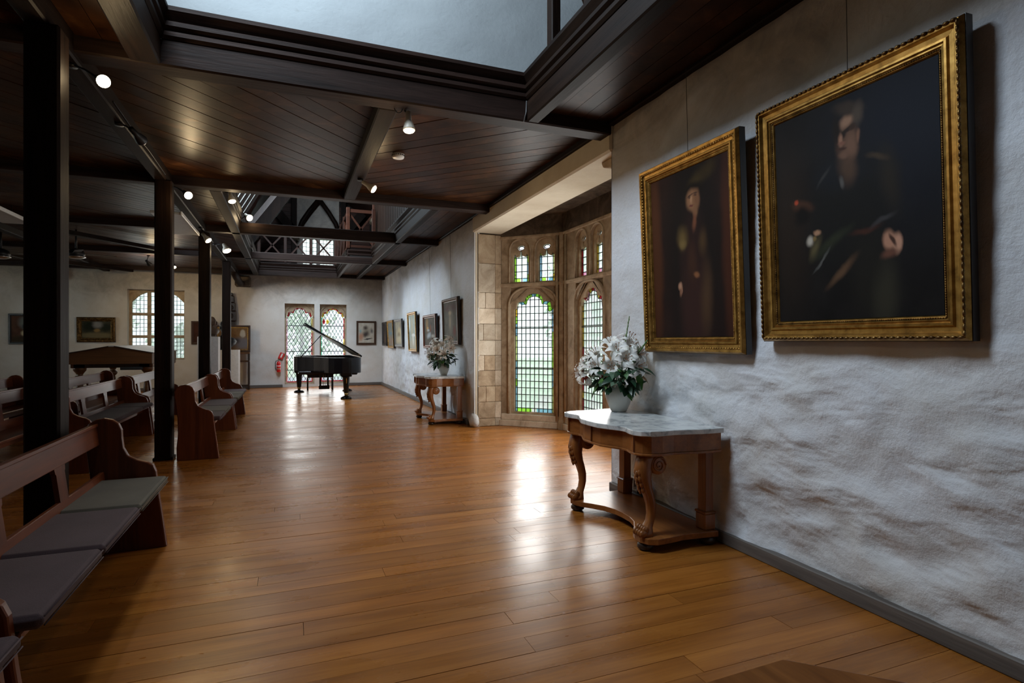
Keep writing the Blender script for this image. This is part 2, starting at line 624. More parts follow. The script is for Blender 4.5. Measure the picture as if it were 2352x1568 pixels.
    def plate(self, outer, holes, to3d, t0, t1):
        """flat slab with holes; outlines in 2-d, to3d(a, b, t) -> point"""
        loops = [outer] + list(holes)
        flat = [p for lp in loops for p in lp]
        tris = tessellate_polygon([[Vector((p[0], p[1], 0)) for p in lp] for lp in loops])
        n = len(flat)
        vs = [to3d(p[0], p[1], t0) for p in flat] + [to3d(p[0], p[1], t1) for p in flat]
        fs = []
        for tr in tris:
            fs.append(tuple(tr))
            fs.append(tuple(i + n for i in reversed(tr)))
        o = 0
        for lp in loops:
            m = len(lp)
            for i in range(m):
                a, b = o + i, o + (i + 1) % m
                fs.append((a, b, b + n, a + n))
            o += m
        return self.add(vs, fs)

    def prism(self, poly, to3d, t0, t1):
        return self.plate(poly, [], to3d, t0, t1)

    def build(self, name, mat, parent=None, loc=None, bevel=0.0, recalc=True):
        me = bpy.data.meshes.new(name)
        me.from_pydata(self.v, [], self.f)
        if any(self.sm):
            me.polygons.foreach_set('use_smooth', self.sm)
        if recalc:
            bm = bmesh.new()
            bm.from_mesh(me)
            bmesh.ops.recalc_face_normals(bm, faces=bm.faces)
            bm.to_mesh(me)
            bm.free()
        me.update()
        o = bpy.data.objects.new(name, me)
        col.objects.link(o)
        me.materials.append(MATS[mat])
        if parent is not None:
            o.parent = parent
        if loc is not None:
            o.location = loc
        if bevel:
            md = o.modifiers.new('edge', 'BEVEL')
            md.width = bevel
            md.segments = 2
            md.limit_method = 'ANGLE'
        return o


def tag(o, label=None, cat=None, group=None, kind=None):
    if label:
        o['label'] = label
    if cat:
        o['category'] = cat
    if group:
        o['group'] = group
    if kind:
        o['kind'] = kind
    return o


def thing(name, label, cat, loc=(0, 0, 0), rotz=0.0, group=None, tilt=0.0):
    o = bpy.data.objects.new(name, None)
    o.empty_display_size = 0.1
    col.objects.link(o)
    o.location = loc
    o.rotation_euler = (tilt, 0, rotz)
    return tag(o, label, cat, group)


def struct(o, label, cat):
    return tag(o, label, cat, kind='structure')


def inst(src, name, parent, loc, rot=(0, 0, 0), scale=(1, 1, 1), mat=None):
    """another object on the same mesh"""
    o = bpy.data.objects.new(name, src if isinstance(src, bpy.types.Mesh) else src.data)
    col.objects.link(o)
    o.parent = parent
    o.location = loc
    o.rotation_euler = rot
    o.scale = scale
    if mat:
        o.material_slots[0].link = 'OBJECT'
        o.material_slots[0].material = MATS[mat]
    return o


def clip_poly(poly, a, b, c):
    """keep the side a*x+b*y<=c"""
    out = []
    for i in range(len(poly)):
        p, q = poly[i], poly[(i + 1) % len(poly)]
        dp, dq = a * p[0] + b * p[1] - c, a * q[0] + b * q[1] - c
        if dp <= 0:
            out.append(p)
        if dp * dq < 0:
            t = dp / (dp - dq)
            out.append((p[0] + t * (q[0] - p[0]), p[1] + t * (q[1] - p[1])))
    return out


def fbm(x, y, z):
    return noise.noise((x, y, z)) + 0.5 * noise.noise((2.1 * x, 2.1 * y, 2.1 * z)) + 0.25 * noise.noise((4.3 * x, 4.3 * y, 4.3 * z))


def rough_wall(name, mat, to3d, a0, a1, z0, z1, holes, step, amp, depth, label, freq=1.4):
    """plaster wall with real unevenness; to3d(a, z, n): n>0 is out of the room; holes (a0,a1,z0,z1) with reveals"""
    def lines(lo, hi, extra):
        L = [lo]
        k = max(1, int(round((hi - lo) / step)))
        L = [lo + (hi - lo) * i / k for i in range(k + 1)]
        for e in extra:
            if lo < e < hi:
                j = min(range(len(L)), key=lambda i: abs(L[i] - e))
                L[j] = e
        return L
    A = lines(a0, a1, [h[i] for h in holes for i in (0, 1)])
    Z = lines(z0, z1, [h[i] for h in holes for i in (2, 3)])
    b = B()
    nz = len(Z)
    vs = []
    for a in A:
        for z in Z:
            fade = 1.0
            for h in holes:
                dx = max(h[0] - a, 0, a - h[1])
                dz = max(h[2] - z, 0, z - h[3])
                fade = min(fade, min(1.0, math.hypot(dx, dz) / 0.18 + 0.12))
            p = to3d(a, z, 0)
            n = fbm(p[0] * freq, p[1] * freq, p[2] * freq * 1.5)
            ridge = abs(noise.noise((p[0] * 2.6 + 9, p[1] * 2.6, p[2] * 5.2 + 3)))
            fine = noise.noise((p[0] * 10, p[1] * 10, p[2] * 13))
            mid = noise.noise((p[0] * 4.5 + 3, p[1] * 4.5, p[2] * 8))
            low = 0.45 + 1.15 * max(0.0, min(1.0, (1.55 - p[2]) / 0.7))
            d = amp * fade * low * (0.50 * n + 0.50 * (0.35 - ridge) + 0.20 * fine + 0.22 * mid) * (0.5 if p[1] > 9.0 and p[0] > 2.5 else 1.0)
            vs.append(to3d(a, z, -d))
    fs = []
    for i in range(len(A) - 1):
        ma = (A[i] + A[i + 1]) / 2
        for j in range(nz - 1):
            mz = (Z[j] + Z[j + 1]) / 2
            if any(h[0] < ma < h[1] and h[2] < mz < h[3] for h in holes):
                continue
            fs.append((i * nz + j, (i + 1) * nz + j, (i + 1) * nz + j + 1, i * nz + j + 1))
    b.add(vs, fs, True)
    # back face and reveals
    open_h = [h for h in holes if h[2] <= z0]
    loops_outer = [(a0, z0)]
    for h in sorted(open_h):
        loops_outer += [(h[0], z0), (h[0], h[3]), (h[1], h[3]), (h[1], z0)]
    loops_outer += [(a1, z0), (a1, z1), (a0, z1)]
    holes2 = [[(h[0], h[2]), (h[1], h[2]), (h[1], h[3]), (h[0], h[3])] for h in holes if h[2] > z0]
    b.plate(loops_outer, holes2, to3d, 0.05, depth)
    for h in holes:
        q = [(h[0], h[2]), (h[1], h[2]), (h[1], h[3]), (h[0], h[3])]
        for i in range(4):
            if i == 0 and h[2] <= z0:
                continue
            p0, p1 = q[i], q[(i + 1) % 4]
            b.add([to3d(*p0, -0.004), to3d(*p1, -0.004), to3d(*p1, 0.06), to3d(*p0, 0.06)], [(0, 1, 2, 3)])
    o = b.build(name, mat, recalc=False)
    return struct(o, label, 'wall')


# ------------------------------------------------------------------ the hall: floor
XW = 2.84      # right wall
YF = 18.70     # far wall
XL = -8.45     # left wall
YB = -3.2      # wall behind the camera
ZC = 3.45      # underside of the boarded ceiling
ZB = 3.34      # underside of the beams

fb = B()
fb.box(XL - 0.4, XW + 0.4, YB - 0.4, YF + 0.4, -0.20, -0.022)
fb.box(XW + 0.3, 4.35, 4.4, 9.1, -0.20, -0.022)
floor = struct(fb.build('floor', 'gap_dark'), 'polished orange-brown timber board floor running through the hall', 'floor')
PW = 0.135
planks = []
rows = int((YF - YB) / PW) + 1
for r_ in range(rows):
    y0 = YB + r_ * PW
    y1 = y0 + PW
    xr = 4.06 if 4.75 < y0 < 8.75 else XW + 0.03
    if 4.62 < y0 <= 4.75 or 8.75 <= y0 < 8.85:
        xr = 3.3
    x = XL - rnd.uniform(0, 2.0)
    while x < xr:
        ln = rnd.choice((1.8, 2.4, 3.0, 3.6, 4.2))
        x1 = min(x + ln, xr)
        if xr - x1 < 0.4:
            x1 = xr
        if x1 > XL:
            planks.append((max(x, XL), x1, y0, y1))
        x = x1


def plank_score(p):
    x = (max(p[0], -4) + min(p[1], 3)) / 2
    y = p[2]
    if y < 0.8 or p[1] < -0.9 * y * 0.6 - 1.2:
        return 99 - y * 0.01
    return math.hypot(x * 0.5, y)


planks.sort(key=plank_score)
rest = B()
for i, (x0, x1, y0, y1) in enumerate(planks):
    e = 0.0012
    dz = rnd.uniform(-0.0006, 0.0006)
    if i < 300:
        B().box(x0 + e, x1 - e, y0 + e, y1 - e, -0.024, dz).build('plank', 'floor_board', floor, recalc=False)
    else:
        rest.box(x0 + e, x1 - e, y0 + e, y1 - e, -0.024, dz)
tag(rest.build('plank_field', 'floor_board', floor, recalc=False), kind='stuff')

# ------------------------------------------------------------------ walls
BAY0, BAY1, BAYZ = 4.62, 8.86, 3.20
rough_wall('wall_right', 'plaster_right', lambda a, z, n: (XW + n, a, z), YB, YF + 0.02, 0.0, 3.62,
           [(BAY0, BAY1, 0.0, BAYZ)], 0.030, 0.042, 0.09, 'rough whitewashed stone wall hung with gilt portraits', 1.5)
WIN_L = (-0.10, 0.76, 0.07, 2.57)
WIN_R = (0.92, 1.73, 0.07, 2.57)
WIN_M = (-4.19, -2.79, 0.88, 2.87)
rough_wall('wall_far', 'plaster_far', lambda a, z, n: (a, YF + n, z), XL - 0.1, XW + 0.1, 0.0, 3.62,
           [WIN_L, WIN_R, WIN_M], 0.07, 0.030, 0.45, 'whitewashed end wall with stained-glass windows behind the piano', 1.2)
rough_wall('wall_left', 'plaster_far', lambda a, z, n: (XL - n, a, z), YB - 0.1, YF + 0.1, 0.0, 3.62,
           [(13.0, 16.0, 1.0, 2.8)], 0.25, 0.02, 0.4, 'whitewashed side wall beyond the pews with a window')
rough_wall('wall_back', 'plaster_far', lambda a, z, n: (a, YB - n, z), XL - 0.1, XW + 0.1, 0.0, 3.62,
           [], 0.3, 0.02, 0.4, 'whitewashed wall closing the hall opposite the piano')
sg = B().box(XL - 0.22, XL - 0.20, 13.0, 16.0, 1.0, 2.8).build('window_4', 'glass_clear')
struct(sg, 'plain glazed window in the side wall', 'window')
bb = B()
bb.cbox(XW - 0.045, XW + 0.02, YB, BAY0 - 0.02, 0, 0.085, 0.006)
struct(bb.build('baseboard_right', 'skirting_y'), 'weathered grey skirting board under the gilt portraits', 'baseboard')
bb = B()
bb.cbox(XW - 0.045, XW + 0.02, BAY1 + 0.25, YF, 0, 0.085, 0.006)
struct(bb.build('baseboard_right', 'skirting_y'), 'weathered grey skirting board from the bay to the far corner', 'baseboard')
for x0, x1, lb in ((XL, WIN_L[0] - 0.06, 'brown skirting board of the end wall below the red extinguisher'), (WIN_R[1] + 0.06, XW, 'short brown skirting board of the end wall under the sketch picture')):
    bb = B()
    bb.cbox(x0, x1, YF - 0.045, YF + 0.02, 0, 0.085, 0.006)
    struct(bb.build('baseboard_far', 'skirting_x'), lb, 'baseboard')

# lintel and soffit of the bay
lt = B()
lt.cbox(XW - 0.03, 3.32, BAY0 - 0.02, BAY1 + 0.02, BAYZ - 0.012, 3.50, 0.02)
struct(lt.build('trim_1', 'plaster_lintel'), 'cream plastered lintel spanning the bay window', 'lintel')

# ------------------------------------------------------------------ bay window
P0, P1, P2, P3 = Vector((3.30, 8.90)), Vector((4.08, 8.12)), Vector((4.08, 5.38)), Vector((3.30, 4.60))


def facet_map(p, q):
    d = (q - p).normalized()
    # outward normal: away from the room
    nrm = Vector((-d.y, d.x))
    if nrm.x < 0:
        nrm = -nrm
    return lambda a, z, n: (p.x + d.x * a + nrm.x * n, p.y + d.y * a + nrm.y * n, z)


def foil(cx, w, z0, zs, rise):
    """cusped light: straight sides to zs, then stepped foils"""
    h = w / 2
    circ = [(0.0, 0.62, 0.38 * 0.62), (-0.30, 0.40, 0.15), (0.30, 0.40, 0.15), (-0.43, 0.10, 0.10), (0.43, 0.10, 0.10)]
    pts = [(cx - h, z0), (cx + h, z0)]
    n = 44
    top = []
    for i in range(n + 1):
        x = -0.5 + i / n
        y = 0.03
        for (px, py, pr) in circ:
            dx = abs(x - px)
            if dx < pr:
                y = max(y, py + math.sqrt(pr * pr - dx * dx) * (1.25 if px == 0 else 0.9))
        top.append((cx + x * w, zs + rise * min(1.0, y / 0.92)))
    return pts + top[::-1]


def ogee(cx, w, z0, zs, zt):
    h = w / 2
    pts = [(cx - h, z0), (cx + h, z0), (cx + h, zs)]
    for t in (0.15, 0.3, 0.45):
        a = PI * t / 0.45
        pts.append((cx + h * (1 - 0.42 * t / 0.45), zs + 0.05 * math.sin(a)))
    pts.append((cx + h * 0.22, zs + 0.02))
    pts += [(cx + h * 0.14, zt), (cx - h * 0.14, zt)]
    pts.append((cx - h * 0.22, zs + 0.02))
    for t in (0.45, 0.3, 0.15):
        a = PI * t / 0.45
        pts.append((cx - h * (1 - 0.42 * t / 0.45), zs + 0.05 * math.sin(a)))
    pts.append((cx - h, zs))
    return pts


def arch_hole(c, w, z0, zs, zt, n=10, e=0.75):
    h = w / 2
    pts = [(c - h, z0), (c + h, z0)]
    for i in range(n + 1):
        t = PI * i / n
        pts.append((c + h * math.cos(t), zs + (zt - zs) * (abs(math.sin(t)) ** e)))
    return pts


def ellipse(c, z, rx, rz, n=14):
    return [(c + rx * math.cos(2 * PI * i / n), z + rz * math.sin(2 * PI * i / n)) for i in range(n)]


def pane_mesh(name, w, h, t=0.006):
    b = B().box(-w / 2, w / 2, -t / 2, t / 2, -h / 2, h / 2)
    me = bpy.data.meshes.new(name)
    me.from_pydata(b.v, [], b.f)
    me.materials.append(MATS['glass_clear'])
    return me


def square_light(win, tm, dirang, c, w, z0, z1, cols, n_rows, depth, borders, pm, lead, barz=()):
    """square-quarried leaded light with a coloured border; panes are objects of their own"""
    bw = 0.035 if borders else 0.0
    gx0, gx1 = c - w / 2, c + w / 2
    pw = (w - 2 * bw) / cols
    zz0 = z0 + (0.06 if borders else 0)
    ph = (z1 - zz0) / n_rows
    key = (round(pw, 4), round(ph, 4))
    if key not in pm:
        pm[key] = pane_mesh('pane', pw - 0.004, ph - 0.004)
    for i in range(cols):
        for j in range(n_rows):
            p = tm(gx0 + bw + pw * (i + 0.5), zz0 + ph * (j + 0.5), depth)
            inst(pm[key], 'pane', win, p, (0, 0, dirang), mat='glass_pale' if rnd.random() < 0.2 else None)
    for i in range(cols + 1):
        a = gx0 + bw + pw * i
        lead.bar(tm(a, z0, depth), tm(a, z1, depth), 0.011, 0.014, up=Vector(tm(0, 0, 1)) - Vector(tm(0, 0, 0)))
    for j in range(n_rows + 1):
        z = zz0 + ph * j
        lead.bar(tm(gx0, z, depth), tm(gx1, z, depth), 0.014, 0.011)
    for z in barz:
        lead.bar(tm(gx0 - 0.02, z, depth - 0.015), tm(gx1 + 0.02, z, depth - 0.015), 0.014, 0.016)
    if borders:
        for side in (0, 1):
            a0 = gx0 if side == 0 else gx1 - bw
            z = z0
            k = 0
            while z < z1 - 0.02:
                hh = min(rnd.choice((0.12, 0.2, 0.3, 0.42)), z1 - z)
                b = B().plate([(a0 + 0.002, z + 0.002), (a0 + bw - 0.002, z + 0.002), (a0 + bw - 0.002, z + hh - 0.003), (a0 + 0.002, z + hh - 0.003)], [], tm, depth - 0.003, depth + 0.003)
                b.build('border_pane', borders[rnd.randrange(len(borders))], win)
                lead.bar(tm(a0, z, depth), tm(a0 + bw, z, depth), 0.012, 0.010)
                z += hh
            lead.bar(tm(gx0 if side == 0 else gx1, z0, depth), tm(gx0 if side == 0 else gx1, z1, depth), 0.010, 0.012)
        # bottom border
        xs = [gx0 + bw, gx0 + w * 0.42, gx0 + w * 0.55, gx1 - bw]
        for i in range(3):
            b = B().plate([(xs[i] + 0.003, z0), (xs[i + 1] - 0.003, z0), (xs[i + 1] - 0.003, zz0 - 0.004), (xs[i] + 0.003, zz0 - 0.004)], [], tm, depth - 0.003, depth + 0.003)
            b.build('border_pane', borders[(i * 2) % len(borders)] if i != 1 else 'glass_pale', win)


pm = {}


def bay_facet(idx, label, p, q, modules, palette):
    """modules: list of (a0, a1) glass spans of the lower lights"""
    tm = facet_map(p, q)
    L = (q - p).length
    d = (q - p).normalized()
    ang = math.atan2(d.y, d.x)
    win = bpy.data.objects.new('window_%d' % idx, None)
    col.objects.link(win)
    struct(win, label, 'window')
    front_holes, back_holes = [], []
    for (a0, a1) in modules:
        c, w = (a0 + a1) / 2, a1 - a0
        front_holes.append(arch_hole(c, w + 0.12, 0.19, 1.90, 2.285, 14, 0.62))
        back_holes.append(foil(c, w, 0.236, 1.88, 0.31))
        # pierced spandrels over the lower arch
        for s in (-1, 1):
            e = c + s * (w / 2 + 0.055)
            front_holes.append([(e, 2.02), (e, 2.29), (c + s * 0.12, 2.295)][::s] if s > 0 else [(c - 0.12, 2.295), (e, 2.29), (e, 2.02)])
        for s in (-1, 1):
            cc = c + s * (w / 4 + 0.055)
            ww = w / 2 - 0.075
            front_holes.append(arch_hole(cc, ww + 0.09, 2.365, 2.84, 3.075, 10, 0.7))
            back_holes.append(ogee(cc, ww, 2.39, 2.80, 2.90))
            back_holes.append(ellipse(cc, 2.95, ww * 0.26, 0.045))
    fr = B().plate([(0, 0.0), (L, 0.0), (L, 3.14), (0, 3.14)], front_holes, tm, 0.0, 0.04)
    fr.build('tracery_face', 'stone', win, bevel=0.012)
    bk = B().plate([(0, 0.0), (L, 0.0), (L, 3.14), (0, 3.14)], back_holes, tm, 0.04, 0.15)
    bk.build('tracery', 'stone', win, bevel=0.010)
    # roll mouldings around the arches, shafts and transom
    ml = B()
    for (a0, a1) in modules:
        c, w = (a0 + a1) / 2, a1 - a0
        h = w / 2 + 0.085
        pts = [tm(c + h * math.cos(PI * i / 18), 1.90 + 0.40 * (abs(math.sin(PI * i / 18)) ** 0.62), 0.0) for i in range(19)]
        ml.tube([tm(c + h, 0.10, 0.0)] + pts + [tm(c - h, 0.10, 0.0)], 0.021, 6)
        for s in (-1, 1):
            cc = c + s * (w / 4 + 0.055)
            hh = (w / 2 - 0.075) / 2 + 0.055
            pts = [tm(cc + hh * math.cos(PI * i / 12), 2.84 + 0.25 * (abs(math.sin(PI * i / 12)) ** 0.7), 0.0) for i in range(13)]
            ml.tube([tm(cc + hh, 2.36, 0.0)] + pts + [tm(cc - hh, 2.36, 0.0)], 0.014, 6)
    ml.build('roll_moulding', 'stone', win)
    tr = B()
    tr.bar(tm(0.0, 2.335, 0.0), tm(L, 2.335, 0.0), 0.05, 0.06)
    tr.bar(tm(0.0, 3.12, 0.0), tm(L, 3.12, 0.0), 0.06, 0.05)
    tr.build('transom', 'stone', win, bevel=0.012)
    sl = B().plate([(0.03, 0.10), (L - 0.03, 0.10), (L - 0.03, 0.20), (0.03, 0.20)], [], tm, -0.025, 0.22)
    sl.build('sill', 'stone_pale', win, bevel=0.012)
    sk = B().plate([(0, 0.0), (L, 0.0), (L, 0.10), (0, 0.10)], [], tm, -0.045, 0.0)
    sk.build('plinth_course', 'stone_pale', win, bevel=0.008)
    lead = B()
    for mi, (a0, a1) in enumerate(modules):
        c, w = (a0 + a1) / 2, a1 - a0
        pal = palette[mi % len(palette)]
        square_light(win, tm, ang, c, w, 0.236, 2.20, 8, 17, 0.095, pal, pm, lead, (0.95, 1.62))
        for s in (-1, 1):
            cc = c + s * (w / 4 + 0.055)
            ww = w / 2 - 0.075
            square_light(win, tm, ang, cc, ww, 2.39, 2.90, 2, 4, 0.095, pal, pm, lead)
            B().plate(ellipse(cc, 2.95, ww * 0.27, 0.05), [], tm, 0.09, 0.098).build('eye_pane', 'glass_pale', win)
            ring = [tm(x, z, 0.088) for x, z in ellipse(cc, 2.95, ww * 0.18, 0.03, 12)]
            lead.tube(ring + ring[:1], 0.006, 5, False)
        # coloured glass following the cusped head
        fo = foil(c, w, 0.236, 1.88, 0.31)[2:]
        step = 5
        for i in range(0, len(fo) - step, step):
            seg = fo[i:i + step + 1]
            inner = [(c + (x - c) * 0.80, z - 0.045) for x, z in seg]
            B().plate(seg + inner[::-1], [], tm, 0.080, 0.086).build('border_pane', pal[(i // step) % 3], win)
            lead.tube([tm(x, z, 0.077) for x, z in inner], 0.005, 5)
            lead.bar(tm(*seg[0], 0.077), tm(*inner[0], 0.077), 0.008, 0.008)
    lead.build('leading', 'lead', win)
    return win


bay_facet(1, 'canted stone window of the bay with green and blue edged glass', P0, P1, [(0.245, 0.93)], [('glass_green', 'glass_blue', 'glass_green', 'glass_lime', 'glass_blue', 'glass_yellow')])
LF = (P2 - P1).length
bay_facet(2, 'long front of the bay window with red and gold edged glass', P1, P2, [(0.50, 1.20), (LF - 1.20, LF - 0.50)], [('glass_rose', 'glass_red', 'glass_yellow', 'glass_red'), ('glass_yellow', 'glass_green', 'glass_red')])
bay_facet(3, 'canted stone return of the bay window hidden by the portraits wall', P2, P3, [(0.17, 0.855)], [('glass_green', 'glass_blue', 'glass_yellow')])

# corner piers of the bay
for i, (p, lb) in enumerate(((P1, 'slender stone corner pier between two bay lights with green moss at its foot'), (P2, 'slender stone corner pier on the near side of the bay'))):
    b = B()
    s = 1 if i == 0 else -1
    b.lathe([(0.075, 0.0), (0.075, 0.12), (0.055, 0.16), (0.05, 2.3), (0.06, 2.34), (0.05, 2.38), (0.05, 3.14)], (p.x - 0.015, p.y - s * 0.02, 0), 8, smooth=False)
    o = b.build('trim_%d' % (i + 2), 'stone')
    struct(o, lb, 'pier')
    for dx, dy in ((-0.06, 0.07 * s), (0.0, -0.11 * s)):
        B().lathe([(0.022, 0.12), (0.022, 3.10)], (p.x - 0.015 + dx, p.y - s * 0.02 + dy, 0), 8).build('shaft', 'stone', o)

# stone jambs of the bay, dressed blocks laid in courses
for side, yb in ((1, BAY1), (-1, BAY0)):
    jb = B()
    jb.box(XW + 0.02, 3.36, min(yb + 0.02 * side, yb + 0.5 * side), max(yb + 0.02 * side, yb + 0.5 * side), 0.0, 3.5)
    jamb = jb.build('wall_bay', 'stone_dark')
    struct(jamb, 'dressed stone jamb at the %s end of the bay window' % ('far' if side > 0 else 'near'), 'wall')
    z = 0.0
    k = 0
    while z < 3.19:
        hh = 0.13 if k == 0 else rnd.choice((0.25, 0.26, 0.27, 0.24))
        if z > 2.2:
            hh = 0.48
        hh = min(hh, 3.2 - z)
        if hh < 0.06:
            break
        cuts = [XW + 0.06, 3.20, 3.315]
        if k % 2 == 0 and 0 < k and z < 2.0:
            cuts = [XW + 0.06, XW + rnd.uniform(0.14, 0.2), 3.20, 3.315]
        for i in range(len(cuts) - 1):
            dp = rnd.uniform(0.0, 0.012)
            y_in, y_out = yb - side * dp, yb + side * 0.06
            if i == len(cuts) - 2:
                y_in = yb + side * 0.008
            b = B().cbox(cuts[i] + 0.002, cuts[i + 1] - 0.002, min(y_in, y_out), max(y_in, y_out), z + 0.002, z + hh - 0.002, 0.007)
            b.build('stone_block', rnd.choice(('stone_pale', 'stone_pale', 'stone')) if z < 2.25 else 'stone', jamb, recalc=False)
        z += hh
        k += 1
    b = B().cbox(XW + 0.01, XW + 0.058, min(yb - 0.004 * side, yb + 0.06 * side), max(yb - 0.004 * side, yb + 0.06 * side), 0.0, 3.2, 0.01)
    b.build('plaster_edge', 'plaster_lintel', jamb, recalc=False)
# rough lump of render at the foot of the jamb
b = B()
b.ball((XW - 0.0, BAY1 + 0.04, 0.09), 0.075, 0.16, 0.13, 14, 8)
b.v = [(x + 0.02 * noise.noise((x * 14, y * 14, z * 14)), y + 0.02 * noise.noise((x * 14 + 5, y * 14, z * 14)), max(0.0, z + 0.02 * noise.noise((x * 14, y * 14 + 5, z * 14)))) for x, y, z in b.v]
struct(b.build('trim_4', 'plaster_right'), 'white lump of render at the foot of the bay jamb', 'plaster')

# wall above the bay lights and bay ceiling
ab = B()
for p, q in ((P0, P1), (P1, P2), (P2, P3)):
    tm = facet_map(p, q)
    L = (q - p).length
    ab.plate([(0, 3.14), (L, 3.14), (L, 3.5), (0, 3.5)], [], tm, -0.02, 0.24)
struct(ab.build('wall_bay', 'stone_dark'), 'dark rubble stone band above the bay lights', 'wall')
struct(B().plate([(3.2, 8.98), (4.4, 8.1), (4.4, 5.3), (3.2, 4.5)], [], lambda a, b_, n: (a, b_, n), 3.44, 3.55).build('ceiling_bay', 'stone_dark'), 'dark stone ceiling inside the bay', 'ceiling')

br_ = B()
br_.plate([(BAY0 - 0.02, 3.19), (BAY0 + 0.34, 3.19), (BAY0 + 0.30, 3.13), (BAY0 + 0.16, 3.09), (BAY0 + 0.08, 2.98), (BAY0 - 0.02, 2.94)], [], lambda a, z, n: (n, a, z), XW + 0.08, 3.30)
struct(br_.build('corbel', 'stone', bevel=0.015), 'carved stone bracket under the lintel beside the robe portrait', 'corbel')

# ------------------------------------------------------------------ ceiling: boards, beams, posts
cl = B()
cl.box(XL - 0.4, -0.95, YB - 0.4, YF, ZC + 0.012, ZC + 0.10)
cl.box(2.02, XW + 0.1, YB - 0.4, YF, ZC + 0.012, ZC + 0.10)
cl.box(-0.95, 2.02, 4.74, 8.1, ZC + 0.012, ZC + 0.10)
cl.box(-0.95, 2.02, 18.15, YF, ZC + 0.012, ZC + 0.10)
cl.box(1.42, 2.02, 14.6, 18.2, ZC + 0.012, ZC + 0.10)
cl.box(-0.95, 2.02, YB - 0.4, -1.2, ZC + 0.012, ZC + 0.10)
ceiling = struct(cl.build('ceiling', 'gap_dark'), 'dark stained timber board ceiling between heavy beams', 'ceiling')


def diag_boards(x0, x1, y0, y1, sgn, w, as_objects):
    """45 degree boards over a rectangle; sgn +1 runs (1,1), -1 runs (-1,1)"""
    rect = [(x0, y0), (x1, y0), (x1, y1), (x0, y1)]
    nx, ny = (1 / math.sqrt(2), -sgn / math.sqrt(2))
    proj = [nx * p[0] + ny * p[1] for p in rect]
    s = min(proj)
    joined = B()
    while s < max(proj):
        e = s + w
        poly = clip_poly(rect, -nx, -ny, -(s + 0.004))
        if len(poly) > 2:
            poly = clip_poly(poly, nx, ny, e - 0.004)
        if len(poly) > 2:
            z = ZC + rnd.uniform(0, 0.004)
            if as_objects:
                B().prism(poly, lambda a, b_, n: (a, b_, n), z, ZC + 0.014).build('plank', 'ceiling_board', ceiling, recalc=True)
            else:
                joined.prism(poly, lambda a, b_, n: (a, b_, n), z, ZC + 0.014)
        s = e
    if not as_objects:
        tag(joined.build('plank_field', 'ceiling_board', ceiling), kind='stuff')


diag_boards(0.86, XW - 0.03, 4.78, 8.02, -1, 0.185, True)
diag_boards(-1.34, 0.70, 4.78, 8.02, 1, 0.185, True)
BY = [4.60, 8.02, 11.20, 14.52, 18.05]   # beam faces
for i in range(4):
    diag_boards(-4.6, -1.47, BY[i] + 0.18, BY[i + 1], 1, 0.13, False)
    diag_boards(XL, -4.75, BY[i] + 0.18, BY[i + 1], -1, 0.16, False)
diag_boards(XL, -1.47, YB, BY[0], 1, 0.16, False)
for yi in range(3):
    diag_boards(-1.34, -0.96, BY[yi + 1] + 0.16, BY[yi + 2], 1, 0.13, False)


def long_boards(x0, x1, y0, y1, n):
    for i in range(n):
        a = x0 + (x1 - x0) * i / n
        e = x0 + (x1 - x0) * (i + 1) / n
        B().box(a + 0.002, e - 0.002, y0, y1, ZC + rnd.uniform(0, 0.004), ZC + 0.014).build('plank', 'ceiling_board', ceiling, recalc=False)


long_boards(2.08, XW - 0.04, YB, BY[0], 5)
long_boards(2.08, XW - 0.04, BY[1] + 0.16, BY[2], 5)
long_boards(2.08, XW - 0.04, BY[2] + 0.14, BY[3], 5)
long_boards(2.08, XW - 0.04, BY[3] + 0.14, BY[4], 5)
long_boards(1.46, 1.96, BY[3] + 0.14, BY[4], 4)
long_boards(-1.33, -1.02, YB, BY[0], 2)


def beam(label, mat, x0, x1, y0, y1, z0, z1, c=0.012, mould=None):
    b = B()
    b.cbox(x0, x1, y0, y1, z0, z1, c)
    o = b.build('ceiling_beam', mat)
    struct(o, label, 'beam')
    return o


beamA = beam('massive cross beam at the far side of the near ceiling well', 'beam_x', -1.45, XW - 0.01, 4.60, 4.79, ZB, 3.53)
beamB = beam('dark cross beam carried by the second post', 'beam_x', -1.45, XW - 0.01, 8.02, 8.20, ZB, 3.50)
beamC = beam('bluish exposed joist crossing the far ceiling well', 'beam_x', -1.45, XW - 0.01, 11.20, 11.36, ZB, 3.54)
beamD = beam('thinner exposed joist deeper in the far ceiling well', 'beam_x', -1.45, XW - 0.01, 14.52, 14.66, ZB, 3.50)
beamE = beam('cross beam closing the far ceiling well before the end wall', 'beam_x', -1.45, XW - 0.01, 18.05, 18.22, ZB, 3.51)
beam('long beam edging the near ceiling well above the portraits', 'beam_y', 1.96, 2.075, YB, 4.60, ZB, 3.53)
beam('long beam edging the far ceiling well toward the bay', 'beam_y', 1.96, 2.075, 8.20, 18.05, ZB, 3.51)
beam('long beam edging the near ceiling well toward the pews', 'beam_y', -1.02, -0.83, YB, 4.60, ZB, 3.53)
beam('long beam edging the far ceiling well toward the pews', 'beam_y', -0.95, -0.80, 8.20, 18.05, ZB, 3.51)
beam('short inner beam narrowing the far ceiling well', 'beam_y', 1.38, 1.46, 14.66, 18.05, ZB, 3.50)
beam('joist dividing the diagonal ceiling boards between the bulb lamps', 'beam_y', 0.70, 0.86, 4.79, 8.02, ZB, 3.50)
beam('long beam running over the row of posts', 'beam_y', -1.47, -1.335, YB, YF, 3.30, 3.50)
beam('dark beam over the back pews', 'beam_y', -4.75, -4.60, YB, YF, ZB, 3.50)
